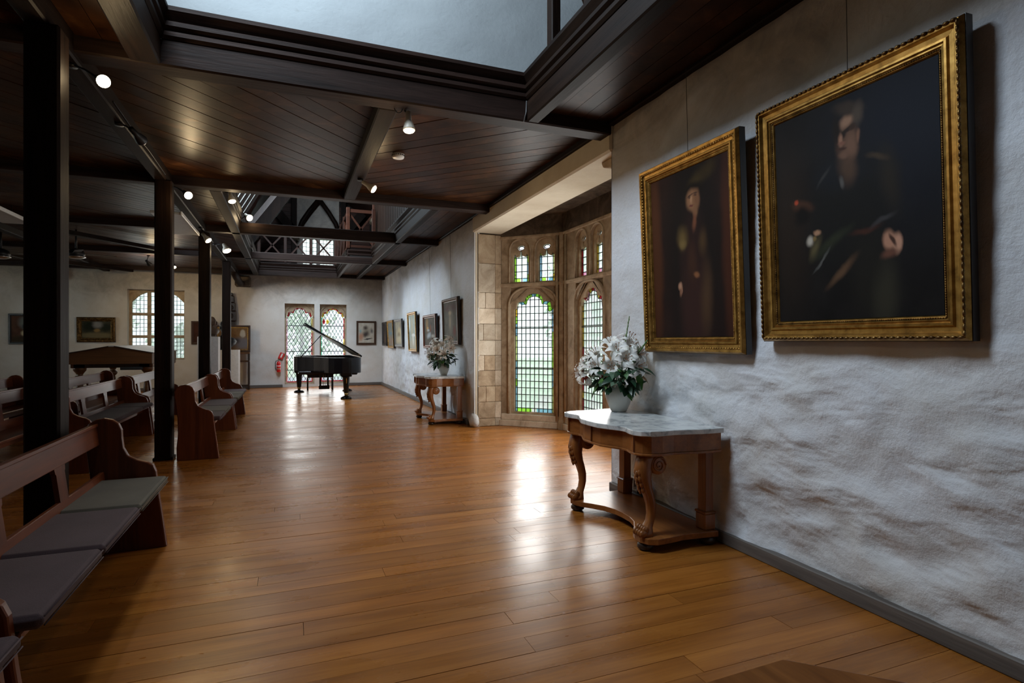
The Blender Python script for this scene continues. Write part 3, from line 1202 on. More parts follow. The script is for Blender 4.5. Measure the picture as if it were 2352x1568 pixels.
for i, y in enumerate(BY):
    beam(['dark aisle cross beam beside the first post', 'dark aisle cross beam behind the second post', 'dark aisle cross beam level with the third post', 'dark aisle cross beam level with the fourth post', 'dark aisle cross beam against the end wall'][i], 'beam_x', XL, -1.47, y, y + 0.17, ZB, 3.50)
tb = B()
tb.cbox(XW - 0.06, XW + 0.01, YB, BY[0], ZC - 0.03, ZC + 0.02, 0.008)
struct(tb.build('trim_5', 'beam_y'), 'thin dark cornice strip above the gilt portraits', 'cornice')
tb = B()
tb.cbox(XW - 0.07, XW + 0.01, 4.79, 8.02, ZC - 0.05, ZC + 0.02, 0.008)
struct(tb.build('trim_6', 'beam_y'), 'thin dark cornice strip above the bay lintel', 'cornice')
tb = B()
tb.cbox(XW - 0.05, XW + 0.01, 8.2, 18.05, ZC - 0.03, ZC + 0.02, 0.008)
struct(tb.build('trim_7', 'beam_y'), 'thin dark cornice strip from the bay to the far corner', 'cornice')


def well_mould(name_no, label, p, q, inward, z0=3.53):
    """stepped moulding on top of a beam, facing into the ceiling well"""
    p, q = Vector(p), Vector(q)
    prof = [(-0.02, 0.0), (0.0, 0.0), (0.018, 0.02), (0.018, 0.05), (-0.002, 0.06), (0.03, 0.085), (0.03, 0.115), (0.005, 0.13), (0.05, 0.185), (0.05, 0.215), (-0.14, 0.215), (-0.14, 0.0)]
    b = B()
    inn = Vector(inward)
    vs = []
    for e in (p, q):
        for (o_, h_) in prof:
            w = e + inn * o_
            vs.append((w.x, w.y, z0 + h_))
    n = len(prof)
    fs = [(i, (i + 1) % n, n + (i + 1) % n, n + i) for i in range(n)] + [tuple(range(n))[::-1], tuple(range(n, 2 * n))]
    b.add(vs, fs)
    struct(b.build('trim_%d' % name_no, 'beam_x' if abs(inn.y) > 0.5 else 'beam_y'), label, 'moulding')


well_mould(8, 'stepped moulding under the pale upper wall', (-0.83, 4.60), (1.96, 4.60), (0, -1))
well_mould(9, 'stepped moulding of the near well above the portraits', (1.96, 4.60), (1.96, YB), (-1, 0))
well_mould(10, 'stepped moulding of the near well toward the pews', (-0.83, YB), (-0.83, 4.60), (1, 0))
well_mould(11, 'stepped moulding at the far end of the far well', (-0.80, 18.05), (1.38, 18.05), (0, -1), 3.50)
well_mould(12, 'stepped moulding of the far well toward the bay', (1.96, 14.4), (1.96, 8.2), (-1, 0), 3.50)
well_mould(13, 'stepped moulding of the far well toward the pews', (-0.80, 8.2), (-0.80, 18.05), (1, 0), 3.50)
well_mould(14, 'short stepped moulding over the thinner joist', (1.38, 14.62), (1.96, 14.62), (0, -1), 3.48)
well_mould(15, 'stepped moulding of the narrowed far well', (1.38, 18.05), (1.38, 14.7), (-1, 0), 3.48)

posts = [(4.17, 4.34, 'massive dark timber post nearest the long front pew'), (7.70, 7.87, 'dark timber post at the near end of the reddish pew'),
         (11.20, 11.40, 'dark timber post behind the joined pew ends'), (15.00, 15.18, 'slender dark post in front of the black bust')]
for y0, y1, lb in posts:
    b = B()
    b.cbox(-1.46, -1.28, y0, y1, 0.0, 3.31, 0.014)
    o = b.build('timber_post', 'beam_z')
    tag(o, lb, 'post', 'row of timber posts')
    bs = B().cbox(-1.475, -1.265, y0 - 0.015, y1 + 0.015, 0.0, 0.035, 0.006)
    bs.build('base_strip', 'beam_z', o, recalc=False)

# corbels and braces against the end wall
for x, lb in ((-1.25, 'dark stone corbel carrying the beam beside the stained-glass windows'), (-5.85, 'dark corbel under the aisle ceiling near the landscape picture')):
    b = B()
    b.cbox(x - 0.21, x + 0.21, YF - 0.30, YF + 0.05, 3.03, 3.33, 0.03)
    o = struct(b.build('corbel', 'stone_dark', bevel=0.01), lb, 'corbel')
b = B()
b.tube([(-1.40, 17.2, 3.32), (-1.36, 17.7, 3.22), (-1.30, 18.2, 3.10), (-1.25, 18.5, 3.12)], [0.09, 0.10, 0.09, 0.08], 8)
struct(b.build('ceiling_beam', 'beam_y'), 'short curved brace landing on the stone corbel', 'beam')
for k, (xa, ya, xb, yb_) in enumerate(((-5.2, 9.6, -2.3, 13.8), (-6.4, 14.9, -3.9, 17.9))):
    b = B()
    b.bar((xa, ya, 3.30), (xb, yb_, 3.30), 0.10, 0.07)
    struct(b.build('ceiling_beam', 'beam_y'), ['diagonal brace under the aisle boards behind the ceiling fan', 'diagonal brace under the aisle boards at the end wall'][k], 'beam')

# ------------------------------------------------------------------ upper storey seen through the wells
ZU = 3.74
uf = B()
for (x0, x1, y0, y1) in ((XL, -0.97, YB - 0.4, 22.4), (2.09, 4.4, YB - 0.4, 22.4), (-0.97, 2.09, 4.76, 8.16), (-0.97, 2.09, 18.2, 22.4), (1.48, 2.09, 14.72, 18.2), (-0.97, 2.09, YB - 0.4, -1.2)):
    uf.box(x0, x1, y0, y1, ZC + 0.11, ZU - 0.02)
struct(uf.build('floor_upper', 'beam_y'), 'timber floor of the gallery above the hall', 'floor')
b = B()
b.box(-3.2, 4.3, 4.70, 4.82, ZU - 0.03, 8.2)
rough_wall('wall_upper', 'plaster_upper', lambda a, z, n: (a, 4.66 + n, z), -3.2, 4.3, ZU - 0.01, 7.6, [], 0.06, 0.022, 0.14, 'pale blue-grey plastered upper wall seen through the near well', 1.7)
# roof with openings for the roof lights
RX = 0.55
for s, lb in ((-1, 'toward the pews'), (1, 'toward the bay')):
    b = B()
    def slope(a, y, n, s=s):
        return (RX + s * a, y, 7.8 - a * (1.8 if s < 0 else 0.78) + n)
    holes = [[(0.95, 2.7), (1.75, 2.7), (1.75, 4.4), (0.95, 4.4)], [(0.95, 10.4), (1.85, 10.4), (1.85, 16.9), (0.95, 16.9)]] if s < 0 else []
    e_ = 2.36 if s < 0 else 3.8
    b.plate([(0, YB - 0.4), (e_, YB - 0.4), (e_, 22.4), (0, 22.4)], holes, slope, 0.0, 0.12)
    rf = struct(b.build('roof', 'cladding'), 'boarded roof slope above the gallery ' + lb, 'roof')
    for h in holes:
        g_ = B().plate([(h[0][0], h[0][1]), (h[1][0], h[1][1]), (h[2][0], h[2][1]), (h[3][0], h[3][1])], [], slope, 0.08, 0.09)
        g_.build('roof_pane', 'glass_clear', rf)
        n = int((h[2][1] - h[0][1]) / 0.55)
        for i in range(n + 1):
            y = h[0][1] + (h[2][1] - h[0][1]) * i / n
            B().bar(slope(h[0][0], y, 0.03), slope(h[1][0], y, 0.03), 0.05, 0.10).build('glazing_bar', 'beam_y', rf)
for x, lb in ((-3.2, 'boarded gallery wall above the pews'), (4.3, 'boarded gallery wall above the bay')):
    b = B().box(min(x, x + 0.1), max(x, x + 0.1), YB - 0.4, 22.4, ZU - 0.02, 5.2)
    struct(b.build('wall_upper', 'cladding'), lb, 'wall')
b = B().box(-3.2, 4.3, YB - 0.5, YB - 0.4, ZU - 0.02, 8.0)
struct(b.build('wall_upper', 'plaster_upper'), 'plastered gallery gable behind the camera end', 'wall')
# gallery end wall with boards, arch and window
YG = 22.2
rough_wall('wall_upper', 'plaster_far', lambda a, z, n: (a, YG + n, z), 0.30, 1.78, ZU - 0.02, 8.0, [(0.50, 0.98, 4.15, 5.2), (1.10, 1.58, 4.15, 5.2)], 0.1, 0.02, 0.2, 'plastered gallery gable with a pair of leaded lights')
cw = B().box(-3.2, 0.30, YG + 0.03, YG + 0.15, ZU - 0.02, 8.0)
cw.box(1.78, 4.3, YG + 0.03, YG + 0.15, ZU - 0.02, 8.0)
clad = struct(cw.build('wall_upper', 'gap_dark'), 'red-brown boarded gallery wall beside the leaded lights', 'wall')
for i in range(18):
    z = ZU + i * 0.15
    B().box(-3.2, 0.30, YG, YG + 0.035, z + 0.004, z + 0.146).build('plank', 'cladding', clad, recalc=False)
for i in range(18):
    z = ZU + i * 0.15
    B().box(1.78, 2.9, YG, YG + 0.035, z + 0.004, z + 0.146).build('plank', 'cladding', clad, recalc=False)
gw = bpy.data.objects.new('window_5', None)
col.objects.link(gw)
struct(gw, 'pair of leaded lights in the gallery gable', 'window')
ld = B()
for a0, a1 in ((0.50, 0.98), (1.10, 1.58)):
    B().box(a0, a1, YG + 0.09, YG + 0.10, 4.15, 5.2).build('pane', 'glass_clear', gw, recalc=False)
    for i in range(5):
        x = a0 + (a1 - a0) * i / 4
        ld.box(x - 0.006, x + 0.006, YG + 0.08, YG + 0.11, 4.15, 5.2)
    for j in range(8):
        z = 4.15 + 1.05 * j / 7
        ld.box(a0, a1, YG + 0.08, YG + 0.11, z - 0.006, z + 0.006)
ld.build('leading', 'lead', gw, recalc=False)
# arched timber truss in front of the gable
tr = bpy.data.objects.new('roof_truss', None)
col.objects.link(tr)
tag(tr, 'dark arched timber truss in front of the gallery gable', 'truss', kind='structure')
for s in (-1, 1):
    pts = [(1.05 + s * 0.72, YG - 0.35, 5.35), (1.05 + s * 0.58, YG - 0.35, 5.75), (1.05 + s * 0.33, YG - 0.35, 6.15), (1.05, YG - 0.35, 6.6)]
    B().tube(pts, 0.09, 6).build('brace', 'beam_z', tr)
    B().cbox(1.05 + s * 0.86 - 0.08, 1.05 + s * 0.86 + 0.08, YG - 0.43, YG - 0.27, ZU, 7.4, 0.01).build('strut', 'beam_z', tr, recalc=False)
    cp = B().cbox(1.05 + s * 0.80 - 0.16, 1.05 + s * 0.80 + 0.16, YG - 0.50, YG - 0.20, 5.25, 5.36, 0.02)
    cp.cbox(1.05 + s * 0.80 - 0.12, 1.05 + s * 0.80 + 0.12, YG - 0.46, YG - 0.24, 5.05, 5.25, 0.03)
    cp.build('capital', 'stone_dark', tr, recalc=False)
    B().bar((1.05 + s * 0.9, YG - 0.35, 5.4), (1.05 + s * 2.2, YG - 0.35, 7.0), 0.16, 0.3).build('brace', 'beam_z', tr)
b = B().bar((-1.15, 17.9, 4.25), (0.15, 17.9, 6.1), 0.2, 0.42)
struct(b.build('ceiling_beam', 'beam_z'), 'broad dark raking timber below the roof light', 'beam')
b = B().bar((-1.25, 17.8, 4.4), (0.0, 17.8, 6.15), 0.12, 0.14)  # browner wood than the timber beside it; its lit look is in the colour
struct(b.build('ceiling_beam', 'frame_brown'), 'raking timber along the roof light with warm light put into its colour', 'beam')


def x_railing(label, p, q, bays, z0=ZU, h=0.95):
    p, q = Vector((*p, 0)), Vector((*q, 0))
    t = thing('gallery_railing', label, 'railing', (p.x, p.y, z0), 0, 'cross-braced gallery railings')
    d = q - p
    for i in range(bays + 1):
        e = d * i / bays
        B().cbox(e.x - 0.045, e.x + 0.045, e.y - 0.045, e.y + 0.045, 0, h + 0.08, 0.008).build('newel', 'cladding', t, recalc=False)
    B().bar((0, 0, h), (d.x, d.y, h), 0.06, 0.08).build('top_rail', 'cladding', t)
    B().bar((0, 0, 0.06), (d.x, d.y, 0.06), 0.05, 0.06).build('bottom_rail', 'cladding', t)
    for i in range(bays):
        a, e = d * i / bays, d * (i + 1) / bays
        B().bar((a.x, a.y, 0.08), (e.x, e.y, h - 0.03), 0.03, 0.045).build('cross_brace', 'cladding', t)
        B().bar((a.x, a.y, h - 0.03), (e.x, e.y, 0.08), 0.03, 0.045).build('cross_brace', 'cladding', t)
    return t


x_railing('cross-braced railing across the far end of the gallery well', (-0.80, 18.16), (1.36, 18.16), 3)
x_railing('short cross-braced railing on the moulding over the thinner joist', (1.40, 14.75), (2.03, 14.75), 1)
x_railing('cross-braced railing along the narrowed gallery well', (1.42, 14.9), (1.42, 18.0), 3)
# boarded gallery screen toward the bay
sc_ = bpy.data.objects.new('gallery_screen', None)
col.objects.link(sc_)
tag(sc_, 'dark vertical board screen above the moulding of the far well', 'screen')
for i in range(26):
    y = 9.3 + i * 0.23
    B().box(2.12, 2.15, y + 0.022, y + 0.208, ZU - 0.02, 6.2).build('board', 'beam_z', sc_, recalc=False)
B().box(2.155, 2.18, 9.3, 15.3, ZU - 0.02, 6.2).build('backing', 'plinth_white', sc_, recalc=False)
B().cbox(2.08, 2.20, 15.3, 15.4, ZU - 0.02, 6.3, 0.01).build('end_post', 'cladding', sc_, recalc=False)
b = B().cbox(2.9, 3.2, YG - 1.2, YG - 0.9, ZU - 0.02, 6.4, 0.02)
struct(b.build('wall_upper', 'plinth_white'), 'narrow white gallery pier under a carved capital', 'wall')
b = B().cbox(2.78, 3.32, YG - 1.32, YG - 0.8, 5.7, 6.0, 0.05)
struct(b.build('corbel', 'stone', bevel=0.02), 'carved stone capital on the white gallery pier', 'capital')
# gallery posts over the near well
for i, (y, lb) in enumerate(((4.17, 'dark gallery post rising in front of the pale upper wall'), (3.55, 'dark gallery post nearer the portraits over the well'), (2.2, 'dark gallery post over the middle of the near well'))):
    b = B().cbox(1.975, 2.055, y - 0.05, y + 0.05, ZU, 6.4, 0.008)
    tag(b.build('gallery_post', 'beam_z', recalc=False), lb, 'post', 'posts standing on the near well moulding')
b = B()
b.bar((2.15, 4.5, 5.4), (2.75, 4.5, 4.2), 0.12, 0.2)
struct(b.build('ceiling_beam', 'beam_z'), 'dark raking brace beside the pale upper wall', 'beam')

# ------------------------------------------------------------------ windows of the end wall
def foil_far(cx, w, z0, zs, rise):
    return foil(cx, w, z0, zs, rise)


def diamond_window(idx, label, rect, reds):
    a0, a1, z0, z1 = rect
    win = bpy.data.objects.new('window_%d' % idx, None)
    col.objects.link(win)
    struct(win, label, 'window')
    c, w = (a0 + a1) / 2, a1 - a0
    tm = lambda a, z, n: (a, YF + n, z)
    gw_ = w - 0.10
    hole = foil(c, gw_, z0 + 0.06, z1 - 0.42, 0.30)
    B().plate([(a0, z0), (a1, z0), (a1, z1), (a0, z1)], [hole], tm, 0.20, 0.30).build('tracery', 'stone', win, bevel=0.008)
    arch = [tm(c + (w / 2 - 0.01) * math.cos(PI * i / 16), z1 - 0.42 + 0.40 * (math.sin(PI * i / 16) ** 0.7), 0.195) for i in range(17)]
    B().tube(arch, 0.022, 6).build('roll_moulding', 'stone', win)
    gx0, gx1 = c - gw_ / 2, c + gw_ / 2
    gz0, gz1 = z0 + 0.06, z1 - 0.08
    dw, dh = (gw_ - 0.06) / 6, 0.20
    mesh = bpy.data.meshes.new('pane')
    e = 0.96
    vs = [(-dw / 2 * e, -0.003, 0), (0, -0.003, -dh / 2 * e), (dw / 2 * e, -0.003, 0), (0, -0.003, dh / 2 * e)]
    vs += [(x, 0.003, z) for x, y, z in vs]
    mesh.from_pydata(vs, [], [(0, 1, 2, 3), (7, 6, 5, 4), (0, 4, 5, 1), (1, 5, 6, 2), (2, 6, 7, 3), (3, 7, 4, 0)])
    mesh.materials.append(MATS['glass_clear'])
    ox0 = gx0 + 0.03
    nr = int((gz1 - gz0) / dh) + 1
    accents = {(4, 14): 'glass_yellow', (0, 9): 'glass_red', (1, 9): 'glass_yellow', (0, 14): 'glass_red'} if reds == 2 else {}
    for half in (0, 1):
        for j in range(nr):
            for i in range(6 + half):
                x = ox0 + dw * (i + (0.5 if not half else 0.0))
                z = gz0 + dh * (j + (0.5 if not half else 1.0))
                if z > gz1 or x < gx0 + 0.02 or x > gx1 - 0.02:
                    continue
                m = accents.get((i, j)) if half == 0 else None
                inst(mesh, 'pane', win, (x, YF + 0.25, z), mat=m or ('glass_pale' if rnd.random() < 0.3 else None))
    lead = B()
    lx0, lx1 = gx0 + 0.03, gx1 - 0.03
    H = gz1 - gz0
    k = dh / dw
    for s in (-1, 1):
        for i in range(-40, 40):
            x0 = ox0 + dw * i
            # line z = gz0 + s*k*(x-x0)
            xa, xb = lx0, lx1
            za, zb = gz0 + s * k * (xa - x0), gz0 + s * k * (xb - x0)
            if s < 0:
                xa, xb, za, zb = xb, xa, zb, za
            # za<zb
            if zb < gz0 or za > gz1:
                continue
            def cut(zc):
                return xa + (xb - xa) * (zc - za) / (zb - za)
            p, q = (xa, za), (xb, zb)
            if za < gz0:
                p = (cut(gz0), gz0)
            if zb > gz1:
                q = (cut(gz1), gz1)
            if math.hypot(q[0] - p[0], q[1] - p[1]) > 0.03:
                lead.bar((p[0], YF + 0.25, p[1]), (q[0], YF + 0.25, q[1]), 0.012, 0.009, up=(0, 1, 0))
    for z in (z0 + 0.44, z0 + 1.02, z0 + 1.62 + 0.2):
        lead.bar((gx0, YF + 0.24, z), (gx1, YF + 0.24, z), 0.02, 0.022)
    lead.build('leading', 'lead', win)
    pal = ('glass_red', 'glass_rose', 'glass_yellow', 'glass_red') if reds == 1 else ('glass_yellow', 'glass_red', 'glass_teal')
    for side in (0, 1):
        z = gz0
        while z < z1 - 0.45:
            hh = min(rnd.choice((0.2, 0.3, 0.45)), z1 - 0.42 - z)
            x0_ = gx0 if side == 0 else gx1 - 0.03
            pc = pal[rnd.randrange(2)] if (side == 0) == (reds == 1) else pal[rnd.randrange(1, len(pal))]
            B().box(x0_ + 0.002, x0_ + 0.028, YF + 0.246, YF + 0.252, z + 0.003, z + hh - 0.003).build('border_pane', pc, win, recalc=False)
            z += hh
    B().box(gx0 + 0.03, gx1 - 0.03, YF + 0.240, YF + 0.246, gz0, gz0 + 0.03).build('border_pane', 'glass_red', win, recalc=False)
    fo = hole[2:]
    for i in range(0, len(fo) - 4, 4):
        seg = fo[i:i + 5]
        inner = [(c + (x - c) * 0.88, z - 0.035) for x, z in seg]
        B().plate(seg + inner[::-1], [], tm, 0.232, 0.238).build('border_pane', pal[(i // 4) % 2], win)
    return win


diamond_window(6, 'diamond-leaded stained-glass window behind the treble side of the piano', WIN_L, 1)
diamond_window(7, 'diamond-leaded stained-glass window with yellow lozenges behind the piano lid', WIN_R, 2)
# stone mullioned window, three lights by three
win = bpy.data.objects.new('window_8', None)
col.objects.link(win)
struct(win, 'stone mullioned leaded window with nine lights behind the display table', 'window')
a0, a1, z0, z1 = WIN_M
holes = []
ld = B()
XS = [a0 + 0.07, a0 + 0.44, a0 + 0.53, a0 + 0.90, a0 + 0.99, a0 + 1.36]
ZS = [z0 + 0.04, z0 + 0.62, z0 + 0.70, z0 + 1.26, z0 + 1.34, z0 + 1.93]
for i in range(3):
    for j in range(3):
        x0, x1, zz0, zz1 = XS[2 * i], XS[2 * i + 1], ZS[2 * j], ZS[2 * j + 1]
        if j == 2 and i != 1:
            lo = 0.28
            hole = [(x0, zz0), (x1, zz0), (x1, zz1 - (0 if i == 0 else lo)), ((x0 + x1) / 2, zz1 - 0.09), (x0, zz1 - (lo if i == 0 else 0))]
        else:
            hole = [(x0, zz0), (x1, zz0), (x1, zz1), (x0, zz1)]
        holes.append(hole)
        B().box(x0, x1, YF + 0.24, YF + 0.247, zz0, zz1).build('pane', 'glass_clear', win, recalc=False)
        for k in range(1, 4):
            x = x0 + (x1 - x0) * k / 4
            ld.box(x - 0.006, x + 0.006, YF + 0.232, YF + 0.242, zz0, zz1)
        for k in range(1, 5):
            z = zz0 + (zz1 - zz0) * k / 5
            ld.box(x0, x1, YF + 0.232, YF + 0.242, z - 0.006, z + 0.006)
B().plate([(a0, z0), (a1, z0), (a1, z1), (a0, z1)], holes, lambda a, z, n: (a, YF + n, z), 0.19, 0.29).build('stone_frame', 'stone', win, bevel=0.01)
ld.build('leading', 'lead', win, recalc=False)

# ------------------------------------------------------------------ pictures
def picture(name, label, cat, loc, rotz, w, h, prof, fmat, canvas, tilt=0.0, group=None, beads=None, liner=None, wire=0.0, bead_mat='gilt_dark'):
    """prof: (distance in from the outer edge, height off the wall) across the moulding"""
    t = thing(name, label, cat, loc, rotz, group, tilt)
    b = B()
    n = len(prof)
    corners = [(-w / 2, 0, 1, 1), (w / 2, 0, -1, 1), (w / 2, h, -1, -1), (-w / 2, h, 1, -1)]
    vs = []
    for (cx_, cz, sx, sz) in corners:
        for (i_, y) in prof:
            vs.append((cx_ + sx * i_, -y, cz + sz * i_))
    fs = []
    for k in range(4):
        k2 = (k + 1) % 4
        for i in range(n - 1):
            fs.append((k * n + i, k2 * n + i, k2 * n + i + 1, k * n + i + 1))
    b.add(vs, fs)
    b.box(-w / 2 + 0.01, w / 2 - 0.01, -0.012, 0.0, 0.01, h - 0.01)
    fr = b.build('frame', fmat, t, recalc=False)
    ins = prof[-1][0]
    sd_ = B()
    for (x0, x1, z0_, z1_) in ((-w / 2 - 0.003, w / 2 + 0.003, -0.003, 0.0), (-w / 2 - 0.003, w / 2 + 0.003, h, h + 0.003), (-w / 2 - 0.003, -w / 2, 0.0, h), (w / 2, w / 2 + 0.003, 0.0, h)):
        sd_.box(x0, x1, -prof[1][1] * 0.93, 0.0, z0_, z1_)
    sd_.build('frame_side', 'frame_black', fr, recalc=False)
    B().box(-w / 2 + ins, w / 2 - ins, -prof[-1][1] - 0.006, -prof[-1][1] + 0.004, ins, h - ins).build('canvas', canvas, t, recalc=False)
    if beads:
        for (i_, y, r, sp) in beads:
            o = B()
            for (xa, za, xb, zb) in ((-w / 2 + i_, i_, w / 2 - i_, i_), (w / 2 - i_, i_, w / 2 - i_, h - i_), (w / 2 - i_, h - i_, -w / 2 + i_, h - i_), (-w / 2 + i_, h - i_, -w / 2 + i_, i_)):
                L = math.hypot(xb - xa, zb - za)
                m = int(L / sp)
                for k in range(m):
                    f = (k + 0.5) / m
                    ax = r * (1.9 if abs(xb - xa) > 0 else 1.0)
                    az = r * (1.9 if abs(zb - za) > 0 else 1.0)
                    o.ball((xa + (xb - xa) * f, -y, za + (zb - za) * f), ax * 0.8, r * 0.8, az * 0.8, 6, 4)
            o.build('carved_ornament', bead_mat, fr, recalc=False)
    if liner:
        i_, y, wd, lm = liner
        o = B()
        for (x0, x1, z0_, z1_) in ((-w / 2 + i_, w / 2 - i_, i_, i_ + wd), (-w / 2 + i_, w / 2 - i_, h - i_ - wd, h - i_), (-w / 2 + i_, -w / 2 + i_ + wd, i_, h - i_), (w / 2 - i_ - wd, w / 2 - i_, i_, h - i_)):
            o.box(x0, x1, -y, -y + 0.01, z0_, z1_)
        o.build('slip', lm, fr, recalc=False)
    if wire:
        B().tube([(0, -0.01, h - 0.03), (0, 0.0, h + wire)], 0.0022, 5).build('hanging_wire', 'wire', t)
    return t


ORNATE = [(0.0, 0.0), (0.0, 0.05), (0.012, 0.072), (0.030, 0.070), (0.042, 0.052), (0.062, 0.050), (0.070, 0.060), (0.080, 0.060), (0.086, 0.050), (0.094, 0.052), (0.100, 0.044), (0.110, 0.042), (0.118, 0.028)]
SIMPLE = [(0.0, 0.0), (0.0, 0.035), (0.012, 0.045), (0.03, 0.045), (0.045, 0.03), (0.055, 0.028), (0.06, 0.018)]

# the man with a palette
m_painting('paint_palette', (0.0045, 0.0042, 0.0045), (0.010, 0.009, 0.009), [
    (0.90, 0.90, 0.42, 0.45, 0, (0.007, 0.009, 0.016), 0.8),
    (0.08, 0.45, 0.14, 0.35, 0, (0.017, 0.011, 0.008), 0.9),
    (0.52, 0.48, 0.24, 0.26, 0, (0.0075, 0.0075, 0.0075), 0.5),
    (0.46, 0.66, 0.16, 0.07, 0, (0.008, 0.009, 0.012), 0.6),
    (0.745, 0.58, 0.045, 0.11, 12, (0.020, 0.016, 0.012), 0.95),
    (0.68, 0.685, 0.05, 0.012, -22, (0.050, 0.034, 0.021), 0.9),
    (0.63, 0.16, 0.12, 0.20, 4, (0.012, 0.011, 0.009), 0.7),
    (0.71, 0.09, 0.06, 0.13, -6, (0.030, 0.028, 0.019), 0.8),
    (0.50, 0.68, 0.05, 0.07, 10, (0.070, 0.040, 0.026), 0.7),
    (0.505, 0.80, 0.062, 0.088, 0, (0.085, 0.046, 0.030), 0.45),
    (0.525, 0.775, 0.035, 0.05, 10, (0.15, 0.080, 0.052), 0.7),
    (0.515, 0.885, 0.050, 0.025, 8, (0.27, 0.155, 0.100), 0.6),
    (0.52, 0.935, 0.085, 0.030, -14, (0.040, 0.028, 0.021), 0.6),
    (0.578, 0.895, 0.028, 0.045, -18, (0.070, 0.052, 0.040), 0.7),
    (0.44, 0.86, 0.025, 0.06, 0, (0.012, 0.008, 0.006), 0.7),
    (0.50, 0.842, 0.052, 0.010, 6, (0.022, 0.013, 0.010), 0.6),
    (0.475, 0.832, 0.022, 0.014, 0, (0.020, 0.012, 0.009), 0.6),
    (0.540, 0.842, 0.020, 0.012, 0, (0.040, 0.022, 0.016), 0.6),
    (0.462, 0.812, 0.013, 0.028, 0, (0.26, 0.135, 0.088), 0.6),
    (0.470, 0.795, 0.020, 0.008, 0, (0.18, 0.080, 0.055), 0.7),
    (0.470, 0.770, 0.026, 0.007, -6, (0.050, 0.022, 0.016), 0.6),
    (0.478, 0.740, 0.024, 0.016, 0, (0.14, 0.075, 0.050), 0.7),
    (0.570, 0.800, 0.010, 0.022, 0, (0.16, 0.082, 0.052), 0.6),
    (0.461, 0.618, 0.010, 0.024, 26, (0.085, 0.080, 0.075), 0.7),
    (0.35, 0.66, 0.05, 0.008, 42, (0.030, 0.030, 0.030), 0.8),
    (0.19, 0.555, 0.070, 0.026, -10, (0.060, 0.026, 0.015), 0.6),
    (0.146, 0.578, 0.016, 0.010, 10, (0.36, 0.055, 0.025), 0.6),
    (0.19, 0.510, 0.055, 0.045, 0, (0.005, 0.004, 0.004), 0.5),
    (0.25, 0.385, 0.024, 0.020, 30, (0.42, 0.38, 0.32), 0.7),
    (0.300, 0.420, 0.022, 0.012, -20, (0.36, 0.20, 0.12), 0.6),
    (0.285, 0.395, 0.012, 0.012, 0, (0.20, 0.13, 0.05), 0.6),
    (0.28, 0.345, 0.022, 0.05, -38, (0.085, 0.070, 0.032), 0.9),
    (0.39, 0.355, 0.11, 0.022, 25, (0.022, 0.026, 0.015), 0.9),
    (0.45, 0.215, 0.090, 0.018, 34, (0.10, 0.055, 0.030), 0.8),
    (0.32, 0.28, 0.06, 0.006, 40, (0.085, 0.085, 0.080), 0.8),
    (0.60, 0.385, 0.070, 0.012, 6, (0.050, 0.018, 0.012), 0.9),
    (0.735, 0.320, 0.030, 0.042, 12, (0.42, 0.215, 0.140), 0.5),
    (0.775, 0.305, 0.020, 0.040, 0, (0.48, 0.26, 0.175), 0.5),
    (0.752, 0.320, 0.007, 0.030, 28, (0.060, 0.028, 0.02), 0.6),
    (0.735, 0.265, 0.040, 0.018, 8, (0.13, 0.055, 0.036), 0.7),
    (0.70, 0.415, 0.06, 0.010, 16, (0.040, 0.038, 0.040), 0.8),
], 0.05, 1.7)
picture('framed_portrait', 'large gilt-framed dark portrait of a man holding a palette', 'painting', (XW - 0.02, 2.135, 1.405), -PI / 2, 1.16, 1.415, ORNATE, 'gilt', 'paint_palette', R(2.2), 'large gilt portraits', beads=[(0.016, 0.074, 0.0105, 0.030), (0.104, 0.046, 0.0042, 0.011)], wire=0.62)

